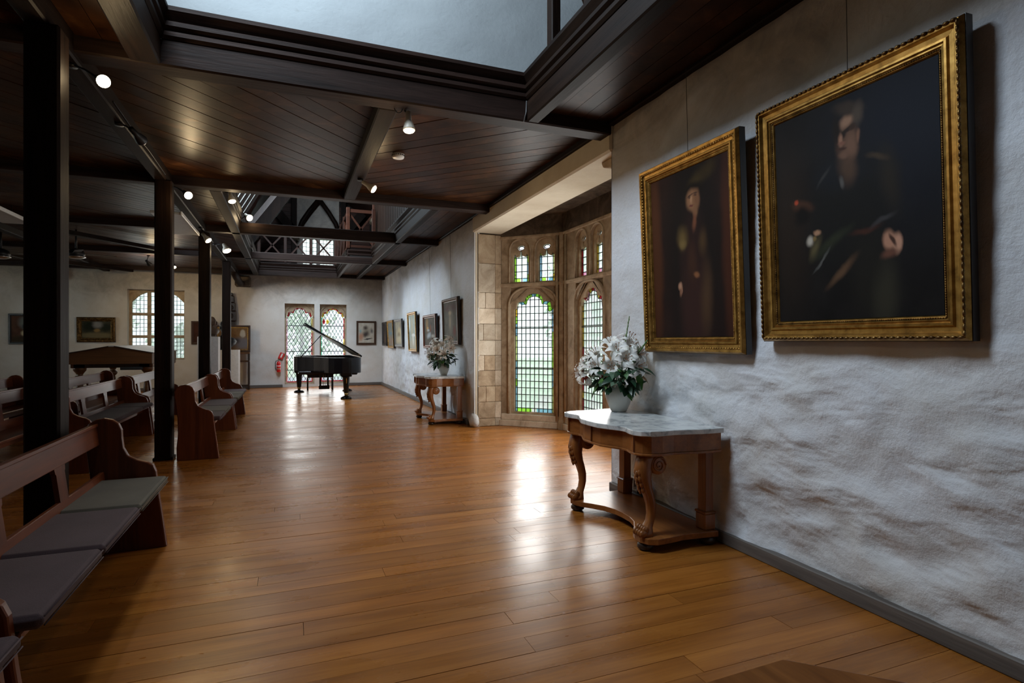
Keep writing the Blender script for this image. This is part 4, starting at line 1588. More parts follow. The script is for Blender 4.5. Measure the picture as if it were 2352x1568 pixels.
m_painting('paint_robe', (0.012, 0.0055, 0.0050), (0.022, 0.0095, 0.0075), [
    (0.56, 0.55, 0.36, 0.62, 0, (0.0075, 0.0050, 0.0050), 0.4),
    (0.04, 0.55, 0.09, 0.62, 0, (0.060, 0.019, 0.008), 0.5),
    (0.98, 0.45, 0.07, 0.50, 0, (0.048, 0.014, 0.007), 0.6),
    (0.56, 0.34, 0.17, 0.40, 0, (0.020, 0.0088, 0.0080), 0.4),
    (0.55, 0.15, 0.16, 0.24, 0, (0.032, 0.013, 0.011), 0.6),
    (0.71, 0.22, 0.06, 0.17, -4, (0.060, 0.031, 0.016), 0.9),
    (0.43, 0.60, 0.055, 0.055, 20, (0.105, 0.066, 0.022), 0.95),
    (0.43, 0.56, 0.035, 0.025, 0, (0.15, 0.10, 0.035), 0.9),
    (0.685, 0.55, 0.045, 0.06, 0, (0.055, 0.030, 0.013), 0.9),
    (0.62, 0.90, 0.10, 0.045, 20, (0.040, 0.026, 0.009), 0.95),
    (0.78, 0.95, 0.07, 0.04, 20, (0.032, 0.020, 0.008), 0.95),
    (0.585, 0.862, 0.125, 0.045, 0, (0.006, 0.004, 0.0035), 0.5),
    (0.57, 0.808, 0.072, 0.058, 0, (0.22, 0.105, 0.052), 0.4),
    (0.62, 0.800, 0.035, 0.050, 0, (0.16, 0.072, 0.036), 0.7),
    (0.545, 0.832, 0.030, 0.006, 8, (0.045, 0.021, 0.014), 0.6),
    (0.605, 0.838, 0.026, 0.005, 0, (0.060, 0.030, 0.019), 0.6),
    (0.545, 0.822, 0.018, 0.006, 0, (0.060, 0.028, 0.019), 0.7),
    (0.603, 0.826, 0.018, 0.006, 0, (0.070, 0.032, 0.021), 0.7),
    (0.556, 0.808, 0.012, 0.020, 0, (0.33, 0.17, 0.090), 0.7),
    (0.556, 0.776, 0.026, 0.006, 0, (0.12, 0.036, 0.026), 0.6),
    (0.60, 0.742, 0.032, 0.030, -20, (0.18, 0.085, 0.042), 0.7),
    (0.585, 0.685, 0.022, 0.050, -12, (0.14, 0.050, 0.026), 0.7),
    (0.54, 0.44, 0.05, 0.10, 0, (0.040, 0.016, 0.010), 0.8),
    (0.590, 0.365, 0.032, 0.016, -15, (0.20, 0.080, 0.034), 0.7),
    (0.375, 0.305, 0.026, 0.024, 0, (0.38, 0.20, 0.125), 0.6),
    (0.392, 0.275, 0.010, 0.028, -20, (0.26, 0.125, 0.076), 0.7),
    (0.370, 0.270, 0.008, 0.022, -8, (0.22, 0.10, 0.06), 0.7),
], 0.05, 4.2)
picture('framed_portrait', 'tall gilt-framed portrait of a standing figure in a long brown robe', 'painting', (XW - 0.02, 3.415, 1.318), -PI / 2, 1.10, 1.475, ORNATE, 'gilt', 'paint_robe', R(2.4), 'large gilt portraits', beads=[(0.036, 0.062, 0.0085, 0.024), (0.104, 0.046, 0.0042, 0.011)], wire=0.62, bead_mat='gilt')

m_painting('paint_p1', (0.075, 0.070, 0.055), (0.13, 0.12, 0.095), [(0.5, 0.86, 0.4, 0.10, 0, (0.10, 0.055, 0.05), 0.8), (0.48, 0.45, 0.16, 0.4, 0, (0.16, 0.14, 0.11), 0.6), (0.46, 0.72, 0.09, 0.06, 0, (0.36, 0.27, 0.17), 0.5), (0.45, 0.5, 0.06, 0.15, 0, (0.30, 0.24, 0.16), 0.8), (0.75, 0.25, 0.1, 0.12, 0, (0.16, 0.06, 0.045), 0.8)], 0.08, 2.0)
m_painting('paint_p2', (0.045, 0.040, 0.032), (0.085, 0.072, 0.055), [(0.25, 0.75, 0.1, 0.25, 0, (0.22, 0.13, 0.05), 0.7), (0.3, 0.62, 0.09, 0.05, 0, (0.42, 0.24, 0.07), 0.5), (0.35, 0.55, 0.10, 0.04, 0, (0.35, 0.36, 0.36), 0.6), (0.55, 0.6, 0.06, 0.14, 0, (0.14, 0.045, 0.02), 0.6), (0.4, 0.36, 0.16, 0.09, 15, (0.34, 0.37, 0.40), 0.8), (0.75, 0.33, 0.12, 0.06, 0, (0.30, 0.28, 0.24), 0.8)], 0.10, 5.0)
m_painting('paint_p3', (0.24, 0.28, 0.24), (0.36, 0.39, 0.33), [(0.45, 0.6, 0.14, 0.4, 0, (0.40, 0.36, 0.25), 0.6), (0.1, 0.75, 0.10, 0.2, 0, (0.6, 0.62, 0.58), 0.5), (0.5, 0.12, 0.6, 0.15, 0, (0.42, 0.37, 0.27), 0.6), (0.6, 0.40, 0.22, 0.055, 0, (0.66, 0.66, 0.62), 0.4), (0.55, 0.25, 0.10, 0.16, 0, (0.60, 0.58, 0.50), 0.5)], 0.06, 8.0)
m_painting('paint_p4', (0.28, 0.24, 0.16), (0.38, 0.34, 0.24), [(0.6, 0.55, 0.28, 0.2, 0, (0.46, 0.36, 0.20), 0.4), (0.55, 0.42, 0.15, 0.12, 0, (0.22, 0.16, 0.08), 0.5), (0.85, 0.85, 0.1, 0.15, 0, (0.16, 0.09, 0.045), 0.6), (0.5, 0.2, 0.4, 0.15, 0, (0.50, 0.41, 0.26), 0.6)], 0.06, 11.0)
m_painting('paint_p5', (0.10, 0.12, 0.115), (0.18, 0.19, 0.16), [(0.5, 0.2, 0.4, 0.2, 0, (0.22, 0.14, 0.09), 0.6), (0.5, 0.55, 0.3, 0.06, 0, (0.09, 0.16, 0.20), 0.6)], 0.06, 14.0)
m_painting('paint_p6', (0.016, 0.013, 0.013), (0.03, 0.022, 0.020), [(0.5, 0.25, 0.2, 0.3, 0, (0.07, 0.045, 0.03), 0.7)], 0.06, 17.0)
for (yc, z0, w, h, fm, cv, lb, tl) in (
        (10.10, 1.345, 1.08, 0.85, 'frame_brown', 'paint_p1', 'broad brown-framed picture of a pale standing figure above the far lilies', 1.5),
        (11.75, 1.255, 1.15, 0.71, 'frame_red', 'paint_p2', 'red-brown framed still life between the figure picture and the gilt one', 1.5),
        (13.50, 1.16, 0.95, 0.94, 'gilt', 'paint_p3', 'narrow-looking gilt-framed picture with a white bowl shape', 2.5),
        (15.36, 1.26, 1.05, 0.74, 'frame_grey', 'paint_p4', 'silver-grey framed picture in ochre tones', 2.5),
        (16.58, 1.21, 0.98, 0.80, 'gilt', 'paint_p5', 'thick gilt-framed small picture beside the silver-grey one', 3.0),
        (17.78, 1.27, 0.82, 0.73, 'frame_black', 'paint_p6', 'black-framed dark picture closest to the far corner', 1.0)):
    deep = [(i_ * 1.2, y * 1.25) for i_, y in SIMPLE]
    picture('framed_picture', lb, 'painting', (XW - 0.02, yc, z0), -PI / 2, w, h, deep, fm, cv, R(tl), 'small pictures on the portraits wall', wire=(3.42 - z0 - h) if yc < 12.5 else 0.0)

m_painting('paint_f1', (0.44, 0.38, 0.30), (0.56, 0.52, 0.45), [(0.5, 0.55, 0.24, 0.22, 0, (0.30, 0.26, 0.20), 0.8), (0.45, 0.75, 0.12, 0.10, 0, (0.09, 0.07, 0.06), 0.7), (0.45, 0.42, 0.20, 0.12, 20, (0.07, 0.055, 0.05), 0.7), (0.62, 0.20, 0.26, 0.035, 5, (0.05, 0.045, 0.045), 0.5), (0.13, 0.55, 0.05, 0.1, 0, (0.25, 0.42, 0.46), 0.6), (0.16, 0.3, 0.14, 0.2, 0, (0.46, 0.25, 0.16), 0.8), (0.85, 0.6, 0.08, 0.1, 0, (0.16, 0.15, 0.14), 0.8)], 0.12, 3.0)
picture('framed_picture', 'brown-framed loose ink sketch between the windows and the corner', 'painting', (2.335, YF - 0.015, 1.30), 0, 0.61, 0.755, SIMPLE, 'frame_brown', 'paint_f1', R(1), 'pictures on the end wall')
m_painting('paint_f2', (0.035, 0.034, 0.022), (0.075, 0.068, 0.040), [(0.3, 0.7, 0.28, 0.3, 0, (0.014, 0.018, 0.012), 0.5), (0.85, 0.65, 0.2, 0.25, 0, (0.018, 0.022, 0.016), 0.5), (0.55, 0.8, 0.16, 0.2, 0, (0.22, 0.22, 0.22), 0.6), (0.5, 0.15, 0.6, 0.18, 0, (0.16, 0.13, 0.07), 0.5), (0.52, 0.45, 0.10, 0.10, 0, (0.24, 0.16, 0.06), 0.5)], 0.10, 6.0)
picture('framed_picture', 'carved brown and gold framed landscape with trees over the display table', 'painting', (-4.90, YF - 0.015, 1.385), 0, 0.88, 0.68, [(i_ * 1.9, y * 1.5) for i_, y in SIMPLE], 'gilt_dark', 'paint_f2', R(2), 'pictures on the end wall', beads=[(0.03, 0.07, 0.022, 0.07)])
m_painting('paint_f3', (0.07, 0.03, 0.018), (0.11, 0.05, 0.03), [(0.65, 0.75, 0.35, 0.25, 0, (0.16, 0.18, 0.17), 0.4), (0.6, 0.6, 0.16, 0.10, 0, (0.03, 0.04, 0.06), 0.5), (0.62, 0.33, 0.22, 0.13, 0, (0.50, 0.44, 0.28), 0.35), (0.5, 0.08, 0.6, 0.15, 0, (0.05, 0.035, 0.02), 0.5)], 0.06, 9.0)
picture('framed_picture', 'brown-framed still life half hidden by the massive post', 'painting', (-6.50, YF - 0.015, 1.33), 0, 0.64, 0.80, SIMPLE, 'frame_black', 'paint_f3', R(1), 'pictures on the end wall')
m_painting('paint_f4', (0.05, 0.018, 0.012), (0.075, 0.028, 0.018), [], 0.05, 12.0)
picture('framed_picture', 'plain red-brown framed panel behind the third post', 'painting', (-2.28, YF - 0.015, 1.32), 0, 0.66, 0.67, SIMPLE, 'frame_brown', 'paint_f4', R(1), 'pictures on the end wall', liner=(0.062, 0.022, 0.014, 'brass'))

# ------------------------------------------------------------------ console tables
def make_console(label, loc):
    """local x: toward the wall, origin on the floor under the middle of the back edge; y along the wall"""
    t = thing('console_table', label, 'table', loc, 0, 'marble-topped console tables')
    half = [(0.0, -0.72), (0.12, -0.715), (0.22, -0.675), (0.30, -0.635), (0.36, -0.632), (0.44, -0.655), (0.50, -0.66), (0.555, -0.635), (0.59, -0.585), (0.60, -0.50), (0.592, -0.40), (0.605, -0.30), (0.625, -0.20), (0.63, -0.10), (0.625, -0.01)]
    outline = [(x, y) for y, x in half][::-1] + [(x, -y) for y, x in half[1:]]
    outline = [(x, y) for x, y in outline]
    top = B().prism(outline, lambda a, b_, n: (a, b_, n), 0.775, 0.81)
    top.build('marble_top', 'marble', t, bevel=0.011)
    apr = [(x * 0.955 - 0.0, y * 0.955) for x, y in outline]
    B().prism(apr, lambda a, b_, n: (a, b_, n), 0.655, 0.774).build('apron', 'console_y', t, bevel=0.004)
    ap2 = [(x * 0.97, y * 0.97) for x, y in outline]
    B().prism(ap2, lambda a, b_, n: (a, b_, n), 0.640, 0.656).build('apron_bead', 'console_y', t, bevel=0.005)
    for s in (-1, 0, 1):
        yy = s * 0.47
        xx = -0.636 if s else -0.691
        B().box(xx - 0.008, xx + 0.02, yy - 0.006, yy + 0.006, 0.66, 0.772).build('joint_strip', 'console_z', t, recalc=False)
    bh = [(0.0, -0.42), (0.10, -0.425), (0.20, -0.455), (0.30, -0.52), (0.37, -0.575), (0.43, -0.60), (0.50, -0.605), (0.555, -0.58), (0.585, -0.52), (0.58, -0.42), (0.565, -0.30), (0.58, -0.15), (0.595, -0.03)]
    bo = [(x, y) for y, x in bh][::-1] + [(x, -y) for y, x in bh[1:]]
    B().prism(bo, lambda a, b_, n: (a, b_, n), 0.055, 0.095).build('platform', 'console_y', t, bevel=0.008)
    for (fx, fy) in ((-0.55, 0.48), (-0.55, -0.48), (-0.08, 0.54), (-0.08, -0.54)):
        B().lathe([(0.035, 0.0), (0.055, 0.015), (0.055, 0.035), (0.04, 0.056)], (fx, fy, 0), 14).build('bun_foot', 'dark_wood', t)
    for s in (-1, 1):
        yy = s * 0.48
        # cabriole leg: rings along an s-curve in the x-z plane
        pts = [(-0.545, 0.645, 0.10, 0.115), (-0.555, 0.60, 0.105, 0.118), (-0.57, 0.54, 0.105, 0.115), (-0.568, 0.48, 0.090, 0.108), (-0.55, 0.42, 0.072, 0.098), (-0.525, 0.36, 0.060, 0.088), (-0.508, 0.30, 0.054, 0.078), (-0.505, 0.24, 0.050, 0.068), (-0.515, 0.19, 0.048, 0.064), (-0.535, 0.15, 0.058, 0.075), (-0.55, 0.12, 0.085, 0.10), (-0.555, 0.094, 0.095, 0.11)]
        b = B()
        vs, fs = [], []
        N = 12
        for (x, z, tx, ty) in pts:
            for k in range(N):
                a = 2 * PI * k / N
                ca, sa = math.cos(a), math.sin(a)
                px = math.copysign(abs(ca) ** 0.6, ca) * tx / 2
                py = math.copysign(abs(sa) ** 0.6, sa) * ty / 2
                vs.append((x + px, yy + py, z))
        for i in range(len(pts) - 1):
            for k in range(N):
                fs.append((i * N + k, i * N + (k + 1) % N, (i + 1) * N + (k + 1) % N, (i + 1) * N + k))
        fs.append(tuple(range(N)))
        fs.append(tuple((len(pts) - 1) * N + k for k in range(N))[::-1])
        b.add(vs, fs, True)
        leg = b.build('cabriole_leg', 'console_z', t)
        # volute
        v_ = B().lathe([(0.058, -0.060), (0.064, -0.053), (0.064, 0.053), (0.058, 0.060)], (-0.482, yy, 0.572), 20, (0, 1, 0))
        v_.build('volute', 'console_z', leg)
        for sd in (-1, 1):
            sp = B()
            pl = []
            for i in range(30):
                a = i * 0.42
                r = 0.056 * (1 - i / 33)
                pl.append((-0.482 + r * math.cos(a), yy + sd * 0.061, 0.572 + r * math.sin(a)))
            sp.tube(pl, 0.0055, 5)
            sp.build('scroll_carving', 'console_z', leg)
        # acanthus carving down the knee
        ac = B()
        for i in range(6):
            z = 0.60 - i * 0.038
            w_ = 0.020 - i * 0.0016
            for sd in (-0.6, 0.6):
                ac.ball((-0.616 + 0.012 * abs(i - 2.4), yy + sd * 0.04, z), 0.014, w_, 0.026, 8, 5)
            ac.ball((-0.622 + 0.012 * abs(i - 2.4), yy, z - 0.012), 0.013, w_ * 0.8, 0.024, 8, 5)
        ac.build('leaf_carving', 'console_z', leg)
        pw_ = B()
        for k in (-1.5, -0.5, 0.5, 1.5):
            pw_.ball((-0.592, yy + k * 0.026, 0.118), 0.032, 0.0155, 0.027, 8, 6)
            pw_.ball((-0.575, yy + k * 0.024, 0.142), 0.026, 0.0135, 0.024, 8, 6)
        pw_.build('paw', 'console_z', leg)
    for s in (-1, 1):
        yy = s * 0.51
        p = B().cbox(-0.105, -0.035, yy - 0.04, yy + 0.04, 0.095, 0.645, 0.004)
        post = p.build('back_post', 'console_z', t, recalc=False)
        B().cbox(-0.118, -0.025, yy - 0.05, yy + 0.05, 0.095, 0.205, 0.006).build('plinth_block', 'console_z', post, recalc=False)
        B().cbox(-0.124, -0.02, yy - 0.056, yy + 0.056, 0.205, 0.222, 0.006).build('plinth_cap', 'console_z', post, recalc=False)
    return t


make_console('marble-topped carved wooden console table below the robe portrait', (XW - 0.05, 3.70, 0))
make_console('marble-topped carved wooden console table beyond the bay window', (XW - 0.05, 9.84, 0))

# ------------------------------------------------------------------ flowers
def lily_mesh():
    b = B()
    for k in range(6):
        a = k * PI / 3
        inner = k % 2
        L = 0.082 if inner else 0.088
        wmax = 0.021 if inner else 0.016
        vs, fs = [], []
        nu = 6
        for i in range(nu + 1):
            u = i / nu
            r = 0.006 + L * (u ** 1.15)
            z = 0.055 * math.sin(min(1.0, u * 1.25) * PI / 2) - 0.038 * max(0, u - 0.55) ** 1.3 * 3.2
            w = wmax * (math.sin(PI * min(1, 0.12 + 0.86 * u)) ** 0.8) + 0.0006
            for s in (-1, 0, 1):
                px, py = r, s * w
                pz = z + (0.006 if s else 0.0) * math.sin(PI * u)
                vs.append((px * math.cos(a) - py * math.sin(a), px * math.sin(a) + py * math.cos(a), pz))
        for i in range(nu):
            for s in range(2):
                fs.append((i * 3 + s, (i + 1) * 3 + s, (i + 1) * 3 + s + 1, i * 3 + s + 1))
        b.add(vs, fs, True)
    b.lathe([(0.004, -0.06), (0.005, -0.03), (0.010, 0.0), (0.013, 0.02)], (0, 0, 0), 8)
    me = bpy.data.meshes.new('lily')
    me.from_pydata(b.v, [], b.f)
    me.polygons.foreach_set('use_smooth', [True] * len(me.polygons))
    me.materials.append(MATS['petal'])
    return me


def stamen_mesh():
    b = B()
    for k in range(6):
        a = k * PI / 3 + 0.4
        r = 0.018
        tip = (r * math.cos(a) * 1.3, r * math.sin(a) * 1.3, 0.085)
        b.tube([(0, 0, 0.01), (r * math.cos(a) * 0.7, r * math.sin(a) * 0.7, 0.055), tip], 0.0012, 4)
        b.ball(tip, 0.0045, 0.0045, 0.003, 6, 4)
    me = bpy.data.meshes.new('stamens')
    me.from_pydata(b.v, [], b.f)
    me.materials.append(MATS['stamen'])
    return me


def leaf_mesh(L, W, bend):
    vs, fs = [], []
    n = 6
    for i in range(n + 1):
        u = i / n
        w = W * math.sin(PI * (u ** 0.8) * 0.97 + 0.03)
        z = -bend * u * u
        for s in (-1, 0, 1):
            vs.append((L * u, s * w, z + (0.12 * w if s else 0)))
    for i in range(n):
        for s in range(2):
            fs.append((i * 3 + s, (i + 1) * 3 + s, (i + 1) * 3 + s + 1, i * 3 + s + 1))
    me = bpy.data.meshes.new('leaf')
    me.from_pydata(vs, [], fs)
    me.polygons.foreach_set('use_smooth', [True] * len(me.polygons))
    me.materials.append(MATS['leaf_dark'])
    return me


def ruffle_mesh():
    b = B()
    rr = random.Random(3)
    for i in range(46):
        th = math.acos(1 - 2 * (i + 0.5) / 46)
        ph = i * 2.399
        d = Vector((math.sin(th) * math.cos(ph), math.sin(th) * math.sin(ph), math.cos(th)))
        q = Vector((0, 0, 1)).rotation_difference(d)
        w = 0.008
        c = d * 0.016
        vs = [c + q @ Vector(p) for p in ((-w, 0, 0), (w, 0, 0), (w * 1.2, 0.003, 0.008), (0, 0.005, 0.011), (-w * 1.2, 0.003, 0.008))]
        b.add(vs, [(0, 1, 2, 3, 4)])
    b.ball((0, 0, 0), 0.017, 0.017, 0.017, 8, 6)
    me = bpy.data.meshes.new('blossom')
    me.from_pydata(b.v, [], b.f)
    me.materials.append(MATS['flower_cream'])
    return me


LILY, STAM, RUF = lily_mesh(), stamen_mesh(), ruffle_mesh()
LEAVES = [leaf_mesh(0.10, 0.022, 0.03), leaf_mesh(0.075, 0.022, 0.015), leaf_mesh(0.13, 0.02, 0.05)]


def dir_euler(d):
    return Vector(d).to_track_quat('Z', 'Y').to_euler()


def make_bouquet(label, loc, sc, lilies, buds, seed, spikes, vase_prof):
    """vase with flowers; local frame: x toward the wall, -y toward the camera end of the hall"""
    rr = random.Random(seed)
    t = thing('flower_vase', label, 'flowers', loc, 0, 'lily arrangements')
    vs = B().lathe(vase_prof, (0, 0, 0), 28)
    vs.build('vase', 'ceramic', t)
    vz = vase_prof[-1][1]
    stems = B()
    for (x, y, z, dx, dy, dz) in lilies:
        p = Vector((x, y, z)) * 1.0
        d = Vector((dx, dy, dz)).normalized()
        o = inst(LILY, 'lily', t, p, dir_euler(d), (sc, sc, sc))
        inst(STAM, 'stamens', o, (0, 0, 0))
        stems.tube([(x * 0.05, y * 0.05, vz - 0.05), (x * 0.45, y * 0.45, vz + (z - vz) * 0.6), p - d * 0.05], 0.004, 5)
    for i in range(95):
        a = rr.uniform(0.15 * PI, 1.85 * PI)
        el = rr.uniform(-0.5, 0.75)
        r = rr.uniform(0.07, 0.19) * (1.0 - 0.3 * max(0, el))
        p = (r * math.cos(a), r * math.sin(a), vz + 0.06 + 0.20 * max(el, -0.25))
        if p[0] > 0.06:
            continue
        me = LEAVES[rr.randrange(3)]
        k = rr.uniform(0.8, 1.2)
        inst(me, 'leaf', t, p, (rr.uniform(-0.7, 0.7), -el * 0.8 + rr.uniform(0.0, 0.5), a + rr.uniform(-0.6, 0.6)), (k, k * 1.25, k), mat=('leaf_light' if rr.random() < 0.18 else ('leaf_grey' if rr.random() < 0.18 else None)))
    for i in range(34):
        a = R(238) + rr.uniform(-1.5, 1.5)
        r = rr.uniform(0.15, 0.20)
        p = (r * math.cos(a), r * math.sin(a), vz + rr.uniform(0.0, 0.17))
        me = LEAVES[rr.randrange(3)]
        k = rr.uniform(0.75, 1.1)
        inst(me, 'leaf', t, p, (rr.uniform(-0.8, 0.8), rr.uniform(-0.5, 0.7), a + rr.uniform(-0.9, 0.9)), (k, k * 1.3, k), mat=('leaf_light' if rr.random() < 0.2 else ('leaf_grey' if rr.random() < 0.25 else None)))
    for i in range(9):
        f = i / 8
        p = (-0.02 + 0.05 * f, -0.16 - 0.13 * f, vz + 0.13 + 0.05 * f)
        inst(LEAVES[i % 3], 'leaf', t, p, (rr.uniform(-0.6, 0.6), 0.2 - 0.3 * (i % 2), R(-95) + 0.8 * (-1) ** i), (0.95, 1.2, 0.95))
    for (x, y, z, m, k) in buds:
        inst(RUF, 'blossom', t, (x, y, z), (rr.uniform(0, 3), rr.uniform(0, 3), 0), (k, k, k), mat=m)
        stems.tube([(x * 0.1, y * 0.1, vz - 0.04), (x * 0.6, y * 0.6, (vz + z) / 2), (x, y, z)], 0.003, 5)
    for (p, q) in spikes:
        p, q = Vector(p), Vector(q)
        s_ = B().tube([Vector((0, 0, vz)), p, q], [0.005, 0.006, 0.0035], 6)
        for i in range(9):
            f = 0.3 + 0.7 * i / 9
            c = p.lerp(q, f)
            s_.ball(c + Vector((0.004 * (-1) ** i, 0.004 * (-1) ** i, 0)), 0.006, 0.006, 0.012, 6, 4)
        s_.build('flower_spike', 'stem_green', t)
    stems.build('stems', 'stem_green', t)
    return t


# near vase: local -x is toward the room, +y deeper into the hall
lil1 = [(-0.16, 0.07, 0.37, -0.75, -0.45, 0.15), (-0.11, -0.07, 0.375, -0.55, -0.8, 0.1), (-0.21, 0.17, 0.37, -0.9, 0.2, 0.2), (-0.215, 0.215, 0.31, -0.95, 0.1, -0.2),
        (-0.14, 0.10, 0.46, -0.6, -0.2, 0.6), (-0.05, 0.04, 0.55, -0.4, -0.2, 0.8), (-0.04, -0.04, 0.50, -0.3, -0.7, 0.5), (0.03, -0.10, 0.53, 0.1, -0.7, 0.6),
        (0.04, -0.19, 0.39, 0.1, -0.95, 0.0), (0.07, -0.15, 0.47, 0.3, -0.8, 0.3), (-0.16, 0.13, 0.43, -0.8, 0.0, 0.5), (-0.02, -0.12, 0.44, -0.2, -0.9, 0.2), (0.06, -0.04, 0.57, 0.2, -0.4, 0.8)]
bud1 = [(-0.11, -0.10, 0.24, 'flower_cream', 1.2), (-0.19, 0.18, 0.24, 'petal', 1.2), (-0.15, 0.02, 0.28, 'flower_red', 1.0), (-0.14, 0.08, 0.20, 'flower_red', 1.0), (-0.20, 0.20, 0.27, 'flower_red', 0.8),
        (-0.16, 0.10, 0.24, 'flower_cream', 1.0), (-0.13, -0.02, 0.22, 'flower_cream', 0.9), (-0.12, 0.14, 0.22, 'flower_cream', 0.8), (-0.06, -0.02, 0.48, 'petal', 1.2), (-0.10, 0.05, 0.40, 'petal', 1.1), (-0.18, 0.10, 0.31, 'petal', 1.2), (-0.17, 0.15, 0.42, 'flower_orange', 0.8), (0.0, -0.1, 0.3, 'flower_red', 0.8)]
VP1 = [(0.055, 0.0), (0.065, 0.004), (0.092, 0.06), (0.112, 0.12), (0.115, 0.155), (0.10, 0.195), (0.075, 0.215), (0.072, 0.225), (0.064, 0.222), (0.06, 0.20)]
make_bouquet('large white lily arrangement in a cream vase below the robe portrait', (2.60, 4.12, 0.811), 1.2, lil1, bud1, 5,
             [((0.02, -0.03, 0.45), (0.04, -0.10, 0.80)), ((0.06, -0.14, 0.45), (0.10, -0.27, 0.60))], VP1)
lil2 = [(-0.05, -0.16, 0.37, -0.3, -0.9, 0.1), (-0.16, 0.08, 0.43, -0.8, -0.2, 0.3), (-0.20, 0.14, 0.38, -0.9, 0.1, 0.1), (-0.10, 0.02, 0.50, -0.5, -0.4, 0.6), (-0.04, -0.08, 0.50, -0.3, -0.6, 0.6),
        (0.06, -0.18, 0.46, 0.2, -0.9, 0.2), (0.05, -0.12, 0.60, 0.3, -0.7, 0.5), (-0.18, 0.10, 0.32, -0.9, -0.1, -0.1), (-0.14, 0.05, 0.56, -0.6, -0.2, 0.7), (-0.12, -0.06, 0.43, -0.6, -0.7, 0.3), (-0.06, 0.06, 0.54, -0.5, -0.1, 0.8), (0.08, -0.10, 0.50, 0.3, -0.8, 0.3)]
bud2 = [(-0.12, -0.02, 0.28, 'flower_cream', 1.3), (-0.10, -0.09, 0.28, 'petal', 1.3), (-0.13, 0.04, 0.26, 'flower_orange', 1.0), (-0.10, -0.06, 0.38, 'flower_orange', 1.2), (-0.15, 0.04, 0.35, 'petal', 1.1), (-0.16, 0.10, 0.25, 'petal', 1.1), (-0.12, -0.04, 0.33, 'flower_cream', 1.1), (-0.10, 0.0, 0.22, 'petal', 1.0)]
VP2 = [(0.05, 0.0), (0.058, 0.004), (0.075, 0.05), (0.094, 0.10), (0.098, 0.135), (0.085, 0.18), (0.062, 0.205), (0.068, 0.22), (0.06, 0.22), (0.056, 0.20)]
make_bouquet('white lily arrangement in a cream vase on the farther console', (2.55, 9.72, 0.811), 1.25, lil2, bud2, 9,
             [((0.0, -0.02, 0.5), (0.0, -0.04, 0.68)), ((0.02, -0.05, 0.5), (0.03, -0.08, 0.66))], VP2)

# ------------------------------------------------------------------ wall sockets behind the near console
o = thing('power_socket', 'white double power socket low on the wall behind the near console', 'socket', (XW - 0.02, 4.27, 0.13), -PI / 2)
B().cbox(-0.07, 0.07, -0.016, 0.01, 0, 0.085, 0.004).build('plate', 'white_plastic', o, recalc=False)
for s in (-1, 1):
    B().box(s * 0.035 - 0.012, s * 0.035 + 0.012, -0.018, -0.012, 0.03, 0.06).build('outlet', 'rubber', o, recalc=False)
o = thing('power_adapter', 'black plug box on the wall beside the white socket', 'adapter', (XW - 0.02, 4.06, 0.10), -PI / 2)
B().cbox(-0.05, 0.05, -0.05, 0.01, 0, 0.11, 0.008).build('body', 'black_metal', o, recalc=False)
B().tube([(0.0, -0.03, 0.0), (0.02, -0.03, -0.06), (0.1, -0.02, -0.093)], 0.004, 6).build('cable', 'rubber', o)

# ------------------------------------------------------------------ pews and cushions
PEW_END = [(0.030, 0.0), (0.475, 0.0), (0.450, 0.20), (0.430, 0.35), (0.412, 0.52), (0.395, 0.562), (0.360, 0.585), (0.300, 0.606), (0.250, 0.636), (0.224, 0.690), (0.216, 0.760), (0.214, 0.81), (0.196, 0.855), (0.160, 0.882), (0.115, 0.893), (0.070, 0.886), (0.030, 0.860), (0.008, 0.815), (0.004, 0.76), (0.020, 0.66), (0.038, 0.50), (0.042, 0.30), (0.028, 0.15)]


